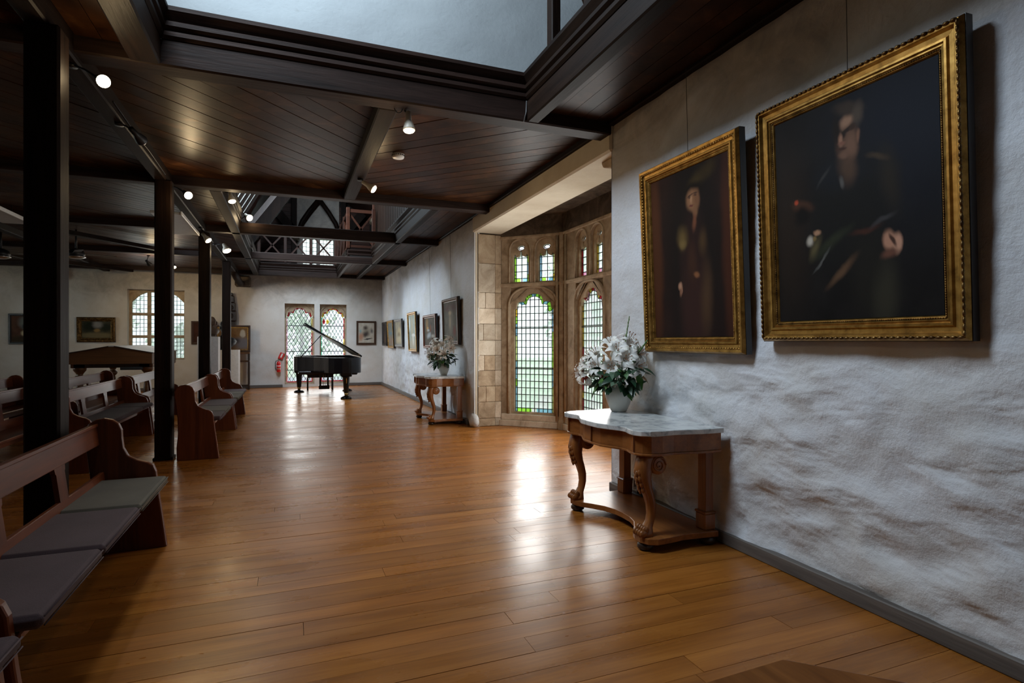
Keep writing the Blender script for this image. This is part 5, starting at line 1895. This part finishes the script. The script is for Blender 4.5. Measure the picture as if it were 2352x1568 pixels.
def make_pew(label, x_back, y0, y1, cushions=None, mats=('pew_y', 'pew_z')):
    """seat faces +x; ends at y0 and y1"""
    L = y1 - y0
    t = thing('pew', label, 'pew', (x_back, y0, 0), 0, 'wooden pews')
    for k, y in enumerate((0.0, L - 0.042)):
        e = B().prism(PEW_END, lambda a, b_, n: (a, n, b_), y, y + 0.042)
        end = e.build('end_panel', mats[1], t, bevel=0.009)
    B().cbox(0.055, 0.43, 0.042, L - 0.042, 0.415, 0.445, 0.006).build('seat', mats[0], t, recalc=False)

    def back(z):    # raking back
        return 0.115 - (z - 0.45) * 0.13
    b = B()
    b.bar((back(0.78), 0.04, 0.78), (back(0.78), L - 0.04, 0.78), 0.024, 0.125, up=(-0.13, 0, 1))
    b.build('top_rail', mats[0], t, bevel=0.004)
    B().bar((back(0.848), 0.04, 0.848), (back(0.848), L - 0.04, 0.848), 0.040, 0.020, up=(-0.13, 0, 1)).build('cap_rail', mats[0], t, bevel=0.004)
    B().bar((back(0.49), 0.04, 0.49), (back(0.49), L - 0.04, 0.49), 0.024, 0.10, up=(-0.13, 0, 1)).build('lower_rail', mats[0], t, bevel=0.004)
    n = max(2, int(round(L / 0.82)))
    for i in range(1, n):
        y = L * i / n
        poly = [(-0.062, 0.53), (0.062, 0.53), (0.062, 0.688), (0.072, 0.694), (0.078, 0.722), (-0.078, 0.722), (-0.072, 0.694), (-0.062, 0.688)]
        B().prism(poly, lambda a, b_, m: (back(b_) + m, y + a, b_), -0.012, 0.012).build('splat', mats[1], t)
    for s in (0.09, 0.33):
        B().bar((s, 0.04, 0.38), (s, L - 0.04, 0.38), 0.03, 0.07).build('seat_rail', mats[0], t)
    if cushions:
        for (c0, c1, m, lb) in cushions:
            c = B().cbox(-0.205, 0.205, 0.006, (c1 - c0) - 0.006, 0.0, 0.052, 0.016)
            o = thing('seat_cushion', lb, 'cushion', (x_back + 0.285, c0, 0.4465), 0, 'flat pew cushions', R(rnd.uniform(-0.1, 0.1)))
            body = c.build('pad', m, o, bevel=0.005)
            sm = B()
            for z in (0.012, 0.042):
                ring = [(-0.203, 0.02, z), (0.207, 0.02, z), (0.207, c1 - c0 - 0.02, z), (-0.203, c1 - c0 - 0.02, z)]
                sm.tube([ring[1], ring[2]], 0.003, 5)
            sm.build('seam', m, o)
    return t


make_pew('long pew with grey cushions in front of the massive post', -1.245, 2.27, 4.50, [
    (3.66, 4.42, 'cushion_beige', 'beige cushion at the curled end of the front pew'),
    (2.99, 3.65, 'cushion_mauve', 'mauve cushion in the middle of the front pew'),
    (2.30, 2.98, 'cushion_mauve', 'mauve cushion at the camera end of the front pew')])
make_pew('pew at the very edge of the picture, mostly out of frame', -1.255, -0.2, 2.235, [(1.50, 2.20, 'cushion_mauve', 'mauve cushion corner at the lower left edge of the picture')])
make_pew('reddish pew beside the second post', -1.245, 7.60, 10.02, [
    (7.66, 8.25, 'cushion_mauve', 'mauve cushion at the near end of the reddish pew'), (8.26, 8.95, 'cushion_beige', 'greyish cushion second from the near end of the reddish pew'), (8.96, 9.96, 'cushion_mauve', 'mauve cushion at the far end of the reddish pew')])
make_pew('pew joined to the far end of the reddish pew', -1.235, 10.06, 12.02, [
    (10.12, 10.85, 'cushion_beige', 'beige cushion at the near end of the joined pew'), (10.86, 11.40, 'cushion_beige', 'beige cushion in the middle of the joined pew'), (11.41, 11.96, 'cushion_mauve', 'mauve cushion at the far end of the joined pew')])
make_pew('dark pew with plum cushion seen between the first two posts', -2.36, 7.25, 9.88, [(7.35, 9.20, 'cushion_plum', 'long plum cushion on the pew between the posts'), (9.21, 9.80, 'cushion_plum', 'short plum cushion on the pew between the posts')])
make_pew('dark pew in line behind the plum-cushioned pew', -2.36, 9.98, 12.45)
make_pew('dark pew back rail under the display table corner', -3.10, 9.4, 11.95)
make_pew('dark pew showing its back rail at the left picture edge', -2.98, 5.9, 8.55)
make_pew('hindmost dark pew at the left picture edge', -3.95, 8.3, 10.75)

# ------------------------------------------------------------------ grand piano
pno = thing('grand_piano', 'black grand piano with raised lid before the stained-glass windows', 'piano', (0.90, 15.45, 0))
# outline: keyboard at +y, tail toward -y, straight bass side at +x
rim = [(-0.77, 1.45), (0.77, 1.45), (0.77, -1.10)]
for i in range(9):
    a = i / 8 * PI / 2
    rim.append((0.45 + 0.32 * math.cos(a), -1.10 - 0.30 * math.sin(a)))
for (x, y) in ((0.30, -1.40), (0.12, -1.34), (0.0, -1.18), (-0.08, -0.95), (-0.16, -0.65), (-0.30, -0.30), (-0.50, 0.0), (-0.68, 0.25), (-0.76, 0.50)):
    rim.append((x, y))
inner = [((x - 0.05) * 0.95 + 0.05, (y - 0.1) * 0.965 + 0.1) for x, y in rim]
B().plate(rim, [inner], lambda a, b_, n: (a, b_, n), 0.64, 1.01).build('rim', 'ebony', pno, bevel=0.006)
B().prism(inner, lambda a, b_, n: (a, b_, n), 0.66, 0.84).build('soundboard', 'soundboard', pno)
st = B()
for i in range(34):
    x = -0.66 + i * 0.038
    st.bar((x, 0.85, 0.93), (x * 0.55 + 0.30, -1.05 + 1.0 * max(0, (-x + 0.1)), 0.93), 0.003, 0.003)
st.build('strings', 'iron_gold', pno, recalc=False)
B().prism([((x - 0.05) * 0.90 + 0.05, (y) * 0.90) for x, y in rim], lambda a, b_, n: (a, b_, n), 0.845, 0.865).build('iron_frame', 'iron_gold', pno)
B().cbox(-0.70, 0.70, 0.95, 0.98, 0.86, 1.02, 0.004).build('music_desk', 'ebony', pno, recalc=False)
B().cbox(-0.70, 0.70, 1.12, 1.15, 0.74, 0.95, 0.004).build('fallboard', 'ebony', pno, recalc=False)
B().cbox(-0.77, 0.77, 1.15, 1.47, 0.64, 0.72, 0.006).build('keybed', 'ebony', pno, recalc=False)
kb = B()
for i in range(52):
    kb.box(-0.61 + i * 0.0235, -0.61 + i * 0.0235 + 0.0225, 1.16, 1.31, 0.722, 0.742)
kb.build('keys', 'paper_white', pno, recalc=False)
# bottom rail and braces
B().cbox(-0.66, 0.72, -0.2, 0.9, 0.56, 0.645, 0.02).build('case_bottom', 'ebony', pno, recalc=False)
B().cbox(0.28, 0.70, -1.0, -0.2, 0.58, 0.645, 0.02).build('case_bottom', 'ebony', pno, recalc=False)
# lid hinged on the bass side
ang = R(32)
lid_out = [(0.0, -1.40)] + [(-(0.77 - x), y) for x, y in rim if not (x > 0.76)] + [(0.0, 0.75)]
lid = [(u, v) for u, v in lid_out if v <= 0.76]
lid = [(0.0, 0.75), (0.0, -1.12)]
for i in range(9):
    a = i / 8 * PI / 2
    lid.append((-0.32 + 0.32 * math.cos(a), -1.12 - 0.30 * math.sin(a)))
lid += [(-0.47, -1.42), (-0.65, -1.36), (-0.77, -1.19), (-0.85, -0.95), (-0.93, -0.65), (-1.07, -0.30), (-1.27, 0.0), (-1.45, 0.25), (-1.54, 0.50), (-1.54, 0.75)]


def lidmap(a, b_, n):
    return (0.78 + a * math.cos(ang) + n * math.sin(ang), b_, 1.015 - a * math.sin(ang) + n * math.cos(ang))


ld_ = B().prism(lid, lidmap, 0.0, 0.030).build('lid', 'ebony_satin', pno, bevel=0.003)
fl = [(0.0, 0.75), (-1.54, 0.75), (-1.54, 1.10), (0.0, 1.10)]
B().prism(fl, lambda a, b_, n: lidmap(a, 0.75 - (b_ - 0.75), n), 0.045, 0.075).build('lid_flap', 'ebony_satin', ld_, bevel=0.003)
B().bar(lidmap(-0.02, -1.05, 0.0), lidmap(-0.02, 0.70, 0.0), 0.02, 0.012).build('hinge', 'brass', ld_)
B().bar(lidmap(-0.10, -1.36, 0.012), lidmap(-1.0, -0.95, 0.012), 0.012, 0.024).build('lid_edge', 'brass', ld_)
B().tube([(-0.62, -0.05, 0.98), lidmap(-1.05, -0.15, -0.01)], 0.011, 8).build('lid_prop', 'ebony', pno)
for s in (1.2, -0.6):
    B().lathe([(0.012, 0), (0.016, 0.01), (0.012, 0.025)], (0.77, s, 0.94 if s > 0 else 0.76), 10, (1, 0, 0)).build('hinge_pin', 'black_metal', pno)
for (x, y) in ((-0.62, 1.22), (0.66, 1.22), (0.42, -1.05)):
    lg = B()
    rings = [(0.30, 0.10), (0.50, 0.082), (0.62, 0.088), (0.0, 0)]
    prof = [(0.045, 0.135), (0.055, 0.16), (0.075, 0.45), (0.088, 0.53), (0.088, 0.545)]
    lg.lathe(prof, (x, y, 0), 8, smooth=False)
    lg.cbox(x - 0.13, x + 0.13, y - 0.13, y + 0.13, 0.54, 0.645, 0.02)
    leg = lg.build('leg', 'ebony', pno)
    B().lathe([(0.035, 0.075), (0.042, 0.10), (0.046, 0.14), (0.03, 0.142)], (x, y, 0), 14).build('ferrule', 'brass', leg)
    B().lathe([(0.13, 0.0), (0.135, 0.02), (0.11, 0.045), (0.06, 0.065), (0.035, 0.078)], (x, y, 0), 20).build('caster_cup', 'ebony', leg)
B().box(0.41, 0.43, -1.144, -1.138, 0.38, 0.50).build('brass_inlay', 'brass', pno, recalc=False)
ly = B()
for s in (-1, 1):
    ly.cbox(0.02 + s * 0.10 - 0.025, 0.02 + s * 0.10 + 0.025, 0.95, 1.0, 0.18, 0.64, 0.006)
ly.cbox(-0.12, 0.16, 0.92, 1.03, 0.09, 0.20, 0.01)
lyre = ly.build('pedal_lyre', 'ebony', pno, recalc=False)
for i in range(3):
    B().cbox(-0.05 + i * 0.06, -0.02 + i * 0.06, 1.03, 1.15, 0.10, 0.115, 0.004).build('pedal', 'brass', lyre, recalc=False)
for i in range(2):
    B().tube([(0.0 + i * 0.05, 0.97, 0.2), (0.0 + i * 0.05, 0.97, 0.64)], 0.006, 6).build('pedal_rod', 'brass', lyre)

bn = thing('piano_bench', 'black padded bench tucked behind the grand piano', 'bench', (0.86, 17.35, 0))
B().cbox(-0.38, 0.38, -0.17, 0.17, 0.44, 0.49, 0.015).build('seat', 'ebony', bn, recalc=False)
B().cbox(-0.36, 0.36, -0.155, 0.155, 0.36, 0.44, 0.004).build('apron', 'ebony', bn, recalc=False)
for sx in (-1, 1):
    for sy in (-1, 1):
        B().cbox(sx * 0.34 - 0.02, sx * 0.34 + 0.02, sy * 0.14 - 0.02, sy * 0.14 + 0.02, 0, 0.37, 0.003).build('leg', 'ebony', bn, recalc=False)

# ------------------------------------------------------------------ fire extinguisher and its sign
ex = thing('fire_extinguisher', 'red fire extinguisher hung on the end wall beside the windows', 'extinguisher', (-0.27, YF - 0.10, 0.47))
B().lathe([(0.055, 0.0), (0.06, 0.01), (0.06, 0.26), (0.05, 0.30), (0.02, 0.325), (0.018, 0.34)], (0, 0, 0), 18).build('cylinder', 'extinguisher_red', ex)
B().lathe([(0.0608, 0.09), (0.0608, 0.20)], (0, 0, 0), 18).build('label_band', 'paper_white', ex)
B().lathe([(0.0612, 0.115), (0.0612, 0.185)], (0, 0, 0), 18).build('print_band', 'sign_red', ex)
B().cbox(-0.02, 0.02, -0.02, 0.02, 0.335, 0.375, 0.005).build('valve', 'chrome', ex, recalc=False)
hd = B()
hd.bar((0, 0, 0.375), (0.07, -0.02, 0.40), 0.02, 0.012)
hd.bar((0, 0, 0.36), (0.065, -0.02, 0.365), 0.02, 0.01)
hd.build('handle', 'black_metal', ex)
B().tube([(-0.02, -0.01, 0.35), (-0.075, -0.01, 0.34), (-0.095, -0.01, 0.27), (-0.09, -0.01, 0.14), (-0.07, -0.02, 0.05)], 0.010, 8).build('hose', 'rubber', ex)
B().cbox(-0.03, 0.03, 0.05, 0.12, 0.20, 0.24, 0.004).build('bracket', 'black_metal', ex, recalc=False)
sn = thing('extinguisher_sign', 'tilted red and white sign above the fire extinguisher', 'sign', (-0.235, YF - 0.05, 0.865))
sn.rotation_euler = (0, R(24), 0)
B().cbox(-0.068, 0.068, -0.004, 0.06, 0, 0.20, 0.003).build('plate', 'sign_red', sn, recalc=False)
B().box(-0.022, 0.022, -0.006, -0.003, 0.05, 0.18).build('symbol', 'paper_white', sn, recalc=False)

# ------------------------------------------------------------------ sculptures, plinths, stand
pl1 = B().cbox(-0.23, 0.23, -0.23, 0.23, 0, 1.52, 0.006).build('plinth', 'plinth_white', loc=(-1.85, 16.0, 0))
tag(pl1, 'tall white plinth behind the third post', 'plinth', 'white plinths')
pl2 = B().cbox(-0.34, 0.34, -0.26, 0.26, 0, 1.17, 0.006).build('plinth', 'plinth_white', loc=(-1.60, 17.35, 0))
tag(pl2, 'lower white plinth under the black bust', 'plinth', 'white plinths')


def make_bust(label, loc, rotz, k, mat):
    t = thing('bust', label, 'sculpture', loc, rotz)
    b = B()
    b.lathe([(0.10, 0.0), (0.11, 0.03), (0.07, 0.06)], (0, 0, 0), 16)
    b.lathe([(0.12, 0.05), (0.20, 0.10), (0.235, 0.17), (0.19, 0.235), (0.085, 0.275), (0.065, 0.30), (0.062, 0.36)], (0, 0, 0), 18)
    b.v = [(x * 1.0, y * (0.62 if z > 0.06 else 1), z) for x, y, z in b.v]
    b.v = [(x * k, y * k, z * k) for x, y, z in b.v]
    b.build('shoulders', mat, t)
    h = B()
    h.ball((0, 0, 0.45), 0.085, 0.105, 0.125, 16, 12)
    h.ball((0, -0.095, 0.44), 0.016, 0.03, 0.028, 8, 6)
    h.ball((0, -0.07, 0.385), 0.04, 0.04, 0.035, 10, 6)
    h.ball((-0.034, -0.088, 0.475), 0.022, 0.014, 0.010, 8, 5)
    h.ball((0.034, -0.088, 0.475), 0.022, 0.014, 0.010, 8, 5)
    h.ball((-0.087, 0.0, 0.445), 0.012, 0.025, 0.035, 8, 5)
    h.ball((0.087, 0.0, 0.445), 0.012, 0.025, 0.035, 8, 5)
    h.ball((0, 0.025, 0.50), 0.092, 0.10, 0.095, 14, 8)
    h.v = [(x * k, y * k, z * k) for x, y, z in h.v]
    h.build('head', mat, t)
    return t


make_bust('black bust with broad shoulders on the lower white plinth', (-1.62, 17.35, 1.171), R(20), 1.35, 'bronze_dark')
make_bust('brown clay bust on the tall white plinth', (-1.775, 16.0, 1.521), R(50), 0.85, 'terracotta')
tp = thing('carved_totem', 'tall dark carved wooden panel behind the black bust', 'sculpture', (-1.60, 18.60, 0))
B().cbox(-0.17, 0.17, -0.05, 0.05, 0, 1.2, 0.01).build('pedestal', 'dark_wood', tp, recalc=False)
ct = B()
for (w, z0_, z1_) in ((0.15, 1.2, 2.0), (0.17, 2.0, 2.3), (0.15, 2.3, 2.55), (0.12, 2.55, 2.75), (0.08, 2.75, 2.84)):
    ct.cbox(-w, w, -0.05, 0.05, z0_, z1_, 0.02)
for z in (1.4, 1.7, 2.15, 2.4):
    ct.ball((0, -0.05, z), 0.10, 0.03, 0.09, 10, 6)
ct.build('carving', 'dark_wood', tp, recalc=False)

st_ = thing('picture_stand', 'dark wooden two-tier stand below the gilt interior picture', 'stand', (-1.24, 18.24, 0))
B().cbox(-0.20, 0.20, -0.16, 0.16, 1.04, 1.09, 0.006).build('top', 'brown_wood', st_, recalc=False)
B().cbox(-0.19, 0.19, -0.15, 0.15, 0.80, 0.85, 0.006).build('shelf', 'brown_wood', st_, recalc=False)
B().cbox(-0.19, 0.19, -0.15, 0.15, 0.10, 0.14, 0.006).build('shelf', 'dark_wood', st_, recalc=False)
for sx in (-1, 1):
    for sy in (-1, 1):
        B().cbox(sx * 0.17 - 0.022, sx * 0.17 + 0.022, sy * 0.13 - 0.022, sy * 0.13 + 0.022, 0, 1.04, 0.004).build('leg', 'dark_wood', st_, recalc=False)
m_painting('paint_f5', (0.14, 0.075, 0.030), (0.20, 0.115, 0.05), [(0.82, 0.72, 0.09, 0.18, 0, (0.40, 0.36, 0.29), 0.25), (0.8, 0.3, 0.3, 0.25, 0, (0.13, 0.12, 0.13), 0.5), (0.6, 0.4, 0.12, 0.12, 20, (0.05, 0.045, 0.05), 0.6), (0.3, 0.2, 0.3, 0.25, 0, (0.09, 0.05, 0.03), 0.6)], 0.06, 15.0)
picture('framed_picture', 'gold and brown framed interior scene standing on the dark stand', 'painting', (-1.50, 18.36, 1.092), 0, 0.92, 0.78, SIMPLE, 'frame_brown', 'paint_f5', R(-3), 'pictures on the end wall', liner=(0.055, 0.036, 0.02, 'gilt'))

# ------------------------------------------------------------------ display table with peaked glass cover
dt = thing('display_table', 'large wooden table with a low peaked cover and turned legs', 'table', (-3.43, 15.45, 0))
hw, hl = 0.73, 1.38
for s in (-1, 1):
    g_poly = [(-hw, 0.93), (hw, 0.93), (hw, 1.15), (0.06, 1.29), (-0.06, 1.29), (-hw, 1.15)]
    en = B().prism(g_poly, lambda a, b_, n: (a, s * hl + n, b_), -0.02, 0.02).build('gable_board', 'brown_wood', dt, bevel=0.004)
    B().bar((-hw - 0.02, s * (hl + 0.005), 1.158), (-0.05, s * (hl + 0.005), 1.298), 0.07, 0.018).build('verge', 'dark_wood', en)
    B().bar((hw + 0.02, s * (hl + 0.005), 1.158), (0.05, s * (hl + 0.005), 1.298), 0.07, 0.018).build('verge', 'dark_wood', en)
    B().cbox(min(s * hw, s * (hw - 0.04)), max(s * hw, s * (hw - 0.04)), -hl, hl, 0.93, 1.15, 0.004).build('side_board', 'brown_wood', dt, recalc=False)
    B().plate([(0.03, -hl), (0.742, -hl), (0.742, hl), (0.03, hl)], [], lambda a, b_, n: (s * a, b_, 1.298 - (a - 0.03) * 0.197 + n), 0.0, 0.012).build('cover_slope', 'grey_panel', dt)
B().cbox(-0.06, 0.06, -hl - 0.03, hl + 0.03, 1.29, 1.312, 0.004).build('ridge', 'grey_panel', dt, recalc=False)
B().cbox(-hw + 0.05, hw - 0.05, -hl + 0.05, hl - 0.05, 0.85, 0.95, 0.01).build('bed', 'dark_wood', dt, recalc=False)
B().cbox(0.15, 0.55, -hl - 0.02, -hl + 0.2, 0.80, 0.86, 0.01).build('ball_box', 'rubber', dt, recalc=False)
for sx in (-1, 1):
    for sy in (-1, 1):
        lp = [(0.05, 0.0), (0.06, 0.03), (0.045, 0.08), (0.07, 0.14), (0.075, 0.30), (0.06, 0.50), (0.045, 0.56), (0.085, 0.60), (0.095, 0.64), (0.08, 0.68), (0.05, 0.70), (0.07, 0.74), (0.10, 0.78), (0.115, 0.80), (0.115, 0.83), (0.12, 0.86)]
        lg = B().lathe(lp, (sx * 0.60, sy * 1.20, 0), 16)
        leg = lg.build('turned_leg', 'brown_wood', dt)
        B().cbox(sx * 0.60 - 0.13, sx * 0.60 + 0.13, sy * 1.20 - 0.13, sy * 1.20 + 0.13, 0.85, 0.935, 0.012).build('leg_block', 'brown_wood', leg, recalc=False)

# ------------------------------------------------------------------ ceiling fittings
def lamp_light(loc, direction, power, size=R(110), blend=0.6, color=(1.0, 0.74, 0.42)):
    ld = bpy.data.lights.new('spot_bulb', 'SPOT')
    ld.energy = power
    ld.color = color
    ld.spot_size = size
    ld.spot_blend = blend
    ld.shadow_soft_size = 0.045
    o = bpy.data.objects.new('spot_bulb', ld)
    col.objects.link(o)
    o.location = loc
    o.rotation_euler = Vector(direction).to_track_quat('-Z', 'Y').to_euler()


def spotlight(label, loc, aim, mount, r=0.06, power=18, white=False, lit=True):
    """lamp head at loc facing along aim, hung from mount"""
    t = thing('spotlight', label, 'spotlight', loc, 0, 'ceiling spotlights')
    d = Vector(aim).normalized()
    B().lathe([(r * 0.45, -0.16), (r * 0.5, -0.09), (r * 0.75, -0.06), (r, -0.012), (r, 0.0)], (0, 0, 0), 18, d).build('reflector', 'lamp_body_white' if white else 'black_metal', t)
    B().lathe([(r * 0.93, 0.001), (r * 0.80, 0.010), (r * 0.4, 0.016), (0.002, 0.018)], (0, 0, 0), 18, d).build('lamp_glass', 'lamp_face' if lit else 'chrome', t)
    m = Vector(mount) - Vector(loc)
    bk = -d * 0.13
    B().tube([bk, (bk + m) / 2 + Vector((0, 0, 0.01)), m], 0.008, 6).build('arm', 'black_metal', t)
    B().lathe([(0.035, -0.02), (0.035, 0.0)], m, 12).build('mount', 'black_metal', t)
    if not lit:
        return t
    p = Vector(loc) + d * 0.03
    lamp_light(p, d, power)
    gl = bpy.data.lights.new('bulb_glow', 'POINT')
    gl.energy = power * 0.28
    gl.color = (1.0, 0.72, 0.38)
    gl.shadow_soft_size = 0.05
    go = bpy.data.objects.new('bulb_glow', gl)
    col.objects.link(go)
    go.location = Vector(loc) + d * 0.075
    return t


spotlight('bright round lamp glaring from the beam by the massive post', (-1.13, 4.45, 3.11), (0.40, -0.78, -0.42), (-1.38, 4.72, 3.30), 0.043, 16)
spotlight('bright round lamp on the beam past the second post', (-1.10, 7.65, 3.13), (0.40, -0.78, -0.42), (-1.33, 7.95, 3.30), 0.048, 16)
sp_ = spotlight('white bulb lamp hanging straight down beside the ceiling joist', (0.94, 4.72, 3.165), (0.02, -0.1, -1), (0.86, 4.82, 3.42), 0.05, 16, True)
B().tube([(-0.085 + 0.035 * math.cos(k * PI / 8), 0.02, 0.19 + 0.05 * math.sin(k * PI / 8)) for k in range(17)], 0.004, 6).build('cable_loop', 'black_metal', sp_)
spotlight('unlit black clamp lamp on the post beam between the glaring lamps', (-1.22, 5.95, 3.20), (0.35, 0.85, -0.35), (-1.37, 5.85, 3.30), 0.05, 0, False, False)
spotlight('small lamp clamped at the far end of the ceiling joist', (0.93, 6.75, 3.18), (0.75, -0.35, -0.55), (0.80, 6.95, 3.34), 0.05, 14, True)
spotlight('lamp tucked at the corner of the far ceiling well', (-0.70, 8.45, 3.28), (0.2, -0.3, -0.9), (-0.86, 8.6, 3.42), 0.05, 6, True)
spotlight('lamp standing on the bluish joist in the far well', (-0.64, 11.1, 3.60), (0.45, -0.7, -0.45), (-0.80, 11.22, 3.56), 0.06, 8, True)
spotlight('lamp beyond the white heater panel', (-1.22, 10.5, 3.06), (0.6, -0.3, -0.75), (-1.36, 10.7, 3.30), 0.055, 10, True)
spotlight('lamp on the beam near the third post', (-1.10, 12.2, 3.15), (0.35, -0.35, -0.85), (-1.33, 12.4, 3.30), 0.08, 12, True)
spotlight('tiny distant lamp under the aisle ceiling near the end wall', (-2.55, 15.6, 3.18), (0.2, -0.5, -0.8), (-2.6, 15.7, 3.42), 0.055, 8)
spotlight('black lamp aimed at the end wall beside the tiny distant lamp', (-3.05, 15.6, 3.22), (0.25, 0.85, -0.45), (-3.05, 15.5, 3.42), 0.055, 70)

sd = thing('smoke_detector', 'round white smoke detector on the diagonal boards', 'detector', (1.12, 6.22, ZC))
B().lathe([(0.058, -0.045), (0.064, -0.035), (0.066, -0.012), (0.066, 0.0)], (0, 0, 0), 24).build('housing', 'white_plastic', sd)
vt = B()
for k in range(18):
    a = 2 * PI * k / 18
    vt.box(0.066 * math.cos(a) - 0.006, 0.066 * math.cos(a) + 0.006, 0.066 * math.sin(a) - 0.006, 0.066 * math.sin(a) + 0.006, -0.024, -0.015)
vt.build('vent_slots', 'rubber', sd, recalc=False)

for hx, hy, lb in ((-1.50, 9.55, 'flat white radiant heater panel hung under the post beam'), (-3.62, 9.5, 'flat grey radiant panel over the back pews at the left picture edge')):
    ht = thing('heater_panel', lb, 'heater', (hx, hy, 3.10), 0, 'radiant ceiling panels')
    B().cbox(-0.20, 0.16, -0.85, 0.75, 0, 0.035, 0.006).build('panel', 'grey_panel', ht, recalc=False)
    B().cbox(0.155, 0.175, -0.86, 0.76, -0.006, 0.045, 0.004).build('edge_strip', 'white_plastic', ht, recalc=False)
    for y in (-0.6, 0.5):
        B().tube([(0.0, y, 0.03), (0.0, y, 0.22)], 0.006, 6).build('hanger', 'black_metal', ht)


def ceiling_fan(label, loc, rot):
    t = thing('ceiling_fan', label, 'fan', loc, rot, 'dark ceiling fans')
    B().tube([(0, 0, 0.05), (0, 0, ZC - loc[2])], 0.015, 8).build('rod', 'black_metal', t)
    B().lathe([(0.02, -0.09), (0.11, -0.07), (0.14, -0.02), (0.12, 0.04), (0.05, 0.08)], (0, 0, 0), 20).build('motor', 'black_metal', t)
    B().lathe([(0.09, -0.10), (0.145, -0.075), (0.15, -0.06)], (0, 0, 0), 20).build('trim_ring', 'chrome', t)
    for k in range(4):
        a = k * PI / 2
        bl = B().cbox(0.14, 0.62, -0.065, 0.065, -0.012, -0.004, 0.003)
        o = bl.build('blade', 'grey_panel' if k == 0 else 'black_metal', t, recalc=False)
        o.rotation_euler = (R(10), 0, a)
    return t


ceiling_fan('dark ceiling fan hanging behind the massive post over the pews', (-3.62, 12.6, 3.02), R(20))
ceiling_fan('dark ceiling fan at the left picture edge over the back pews', (-4.9, 13.1, 3.02), R(-10))

# cable sagging along the post beam
b = B()
b.tube([(-1.33, 5.5, 3.36), (-1.32, 6.2, 3.33), (-1.325, 6.8, 3.35), (-1.33, 7.6, 3.34)], 0.006, 6)
tag(b.build('cable', 'black_metal'), 'thin black cable clipped along the post beam', 'cable')
b = B()
b.tube([(1.955, 4.595, 3.52), (1.95, 4.59, 3.42), (1.93, 4.60, 3.335)], 0.006, 6)
tag(b.build('cable', 'wire'), 'short grey cable dropping at the corner of the near well', 'cable')

# ------------------------------------------------------------------ octagonal table at the lower edge
ot = thing('octagonal_table', 'brown octagonal wooden table corner at the bottom edge of the picture', 'table', (0.76, 0.39, 0))
octo = [(0.52 * math.cos(R(69 + 45 * k)), 0.52 * math.sin(R(69 + 45 * k))) for k in range(8)]
B().prism(octo, lambda a, b_, n: (a, b_, n), 0.715, 0.75).build('top', 'console_y', ot, bevel=0.006)
B().prism([(x * 0.85, y * 0.85) for x, y in octo], lambda a, b_, n: (a, b_, n), 0.64, 0.716).build('apron', 'brown_wood', ot)
for k in range(4):
    a = R(69 + 90 * k)
    B().cbox(0.36 * math.cos(a) - 0.025, 0.36 * math.cos(a) + 0.025, 0.36 * math.sin(a) - 0.025, 0.36 * math.sin(a) + 0.025, 0, 0.65, 0.005).build('leg', 'brown_wood', ot, recalc=False)

# ------------------------------------------------------------------ garden outside the windows
gd = B().box(-30, 45, -25, 60, -0.75, -0.45)
struct(gd.build('ground', 'lawn'), 'green lawn outside the hall windows', 'lawn')
pv = B().box(-9, 4.5, 20.2, 24.5, -0.45, -0.05)
struct(pv.build('path', 'paving'), 'grey paved terrace beyond the stained-glass windows', 'path')


def make_tree(label, loc, h, rad, mat, seed, trunk=True):
    rr = random.Random(seed)
    t = thing('garden_tree', label, 'tree', loc, 0, 'garden trees outside the windows')
    if trunk:
        B().tube([(0, 0, 0), (0.05, 0.03, h * 0.3), (0.0, 0.0, h * 0.7)], [0.14, 0.11, 0.05], 8).build('trunk', 'bark', t)
    cr = B()
    vs, fs = [], []
    for i in range(1500):
        u = rr.random() ** 0.4
        a, e = rr.uniform(0, 2 * PI), math.asin(rr.uniform(-0.9, 1))
        cc = Vector((rad * u * math.cos(a) * math.cos(e), rad * u * math.sin(a) * math.cos(e), h * 0.56 + 0.46 * h * u * math.sin(e)))
        cc += Vector((noise.noise(cc * 0.9), noise.noise(cc * 0.9 + Vector((7, 0, 0))), 0)) * 0.5
        s = rr.uniform(0.05, 0.16)
        n = Vector((rr.gauss(0, 1), rr.gauss(0, 1), rr.gauss(0, 1))).normalized()
        p = n.orthogonal().normalized() * s
        q = n.cross(p)
        o = len(vs)
        vs += [cc - p, cc + q * 0.5, cc + p, cc - q * 0.5]
        fs.append((o, o + 1, o + 2, o + 3))
    cr.add(vs, fs)
    cr.build('crown', mat, t, recalc=False)
    return t


make_tree('bushy green tree outside the front of the bay', (8.5, 7.4, -0.45), 4.6, 1.5, 'foliage_a', 1)
make_tree('silvery shrub tree outside the canted bay light', (7.2, 11.2, -0.45), 3.6, 1.3, 'foliage_c', 2)
make_tree('grey-green tree deeper behind the canted bay light', (9.3, 15.4, -0.45), 5.2, 2.2, 'foliage_b', 3)
make_tree('low green bush close under the bay', (5.9, 8.3, -0.45), 1.5, 0.6, 'foliage_a', 4, False)
make_tree('leafy tree beyond the piano windows', (0.6, 30.0, -0.45), 5.0, 1.7, 'foliage_b', 5)
make_tree('pale leafy tree behind the piano lid', (5.2, 31.5, -0.45), 5.4, 2.0, 'foliage_c', 6)
make_tree('tall tree outside the mullioned window', (-8.2, 29.0, -0.45), 5.5, 2.2, 'foliage_c', 7)
make_tree('round bush outside the mullioned window', (-3.9, 26.5, -0.45), 2.6, 1.4, 'foliage_b', 8, False)
make_tree('tree standing far out past the bay toward the camera', (10.5, 4.4, -0.45), 5.0, 2.0, 'foliage_b', 9)
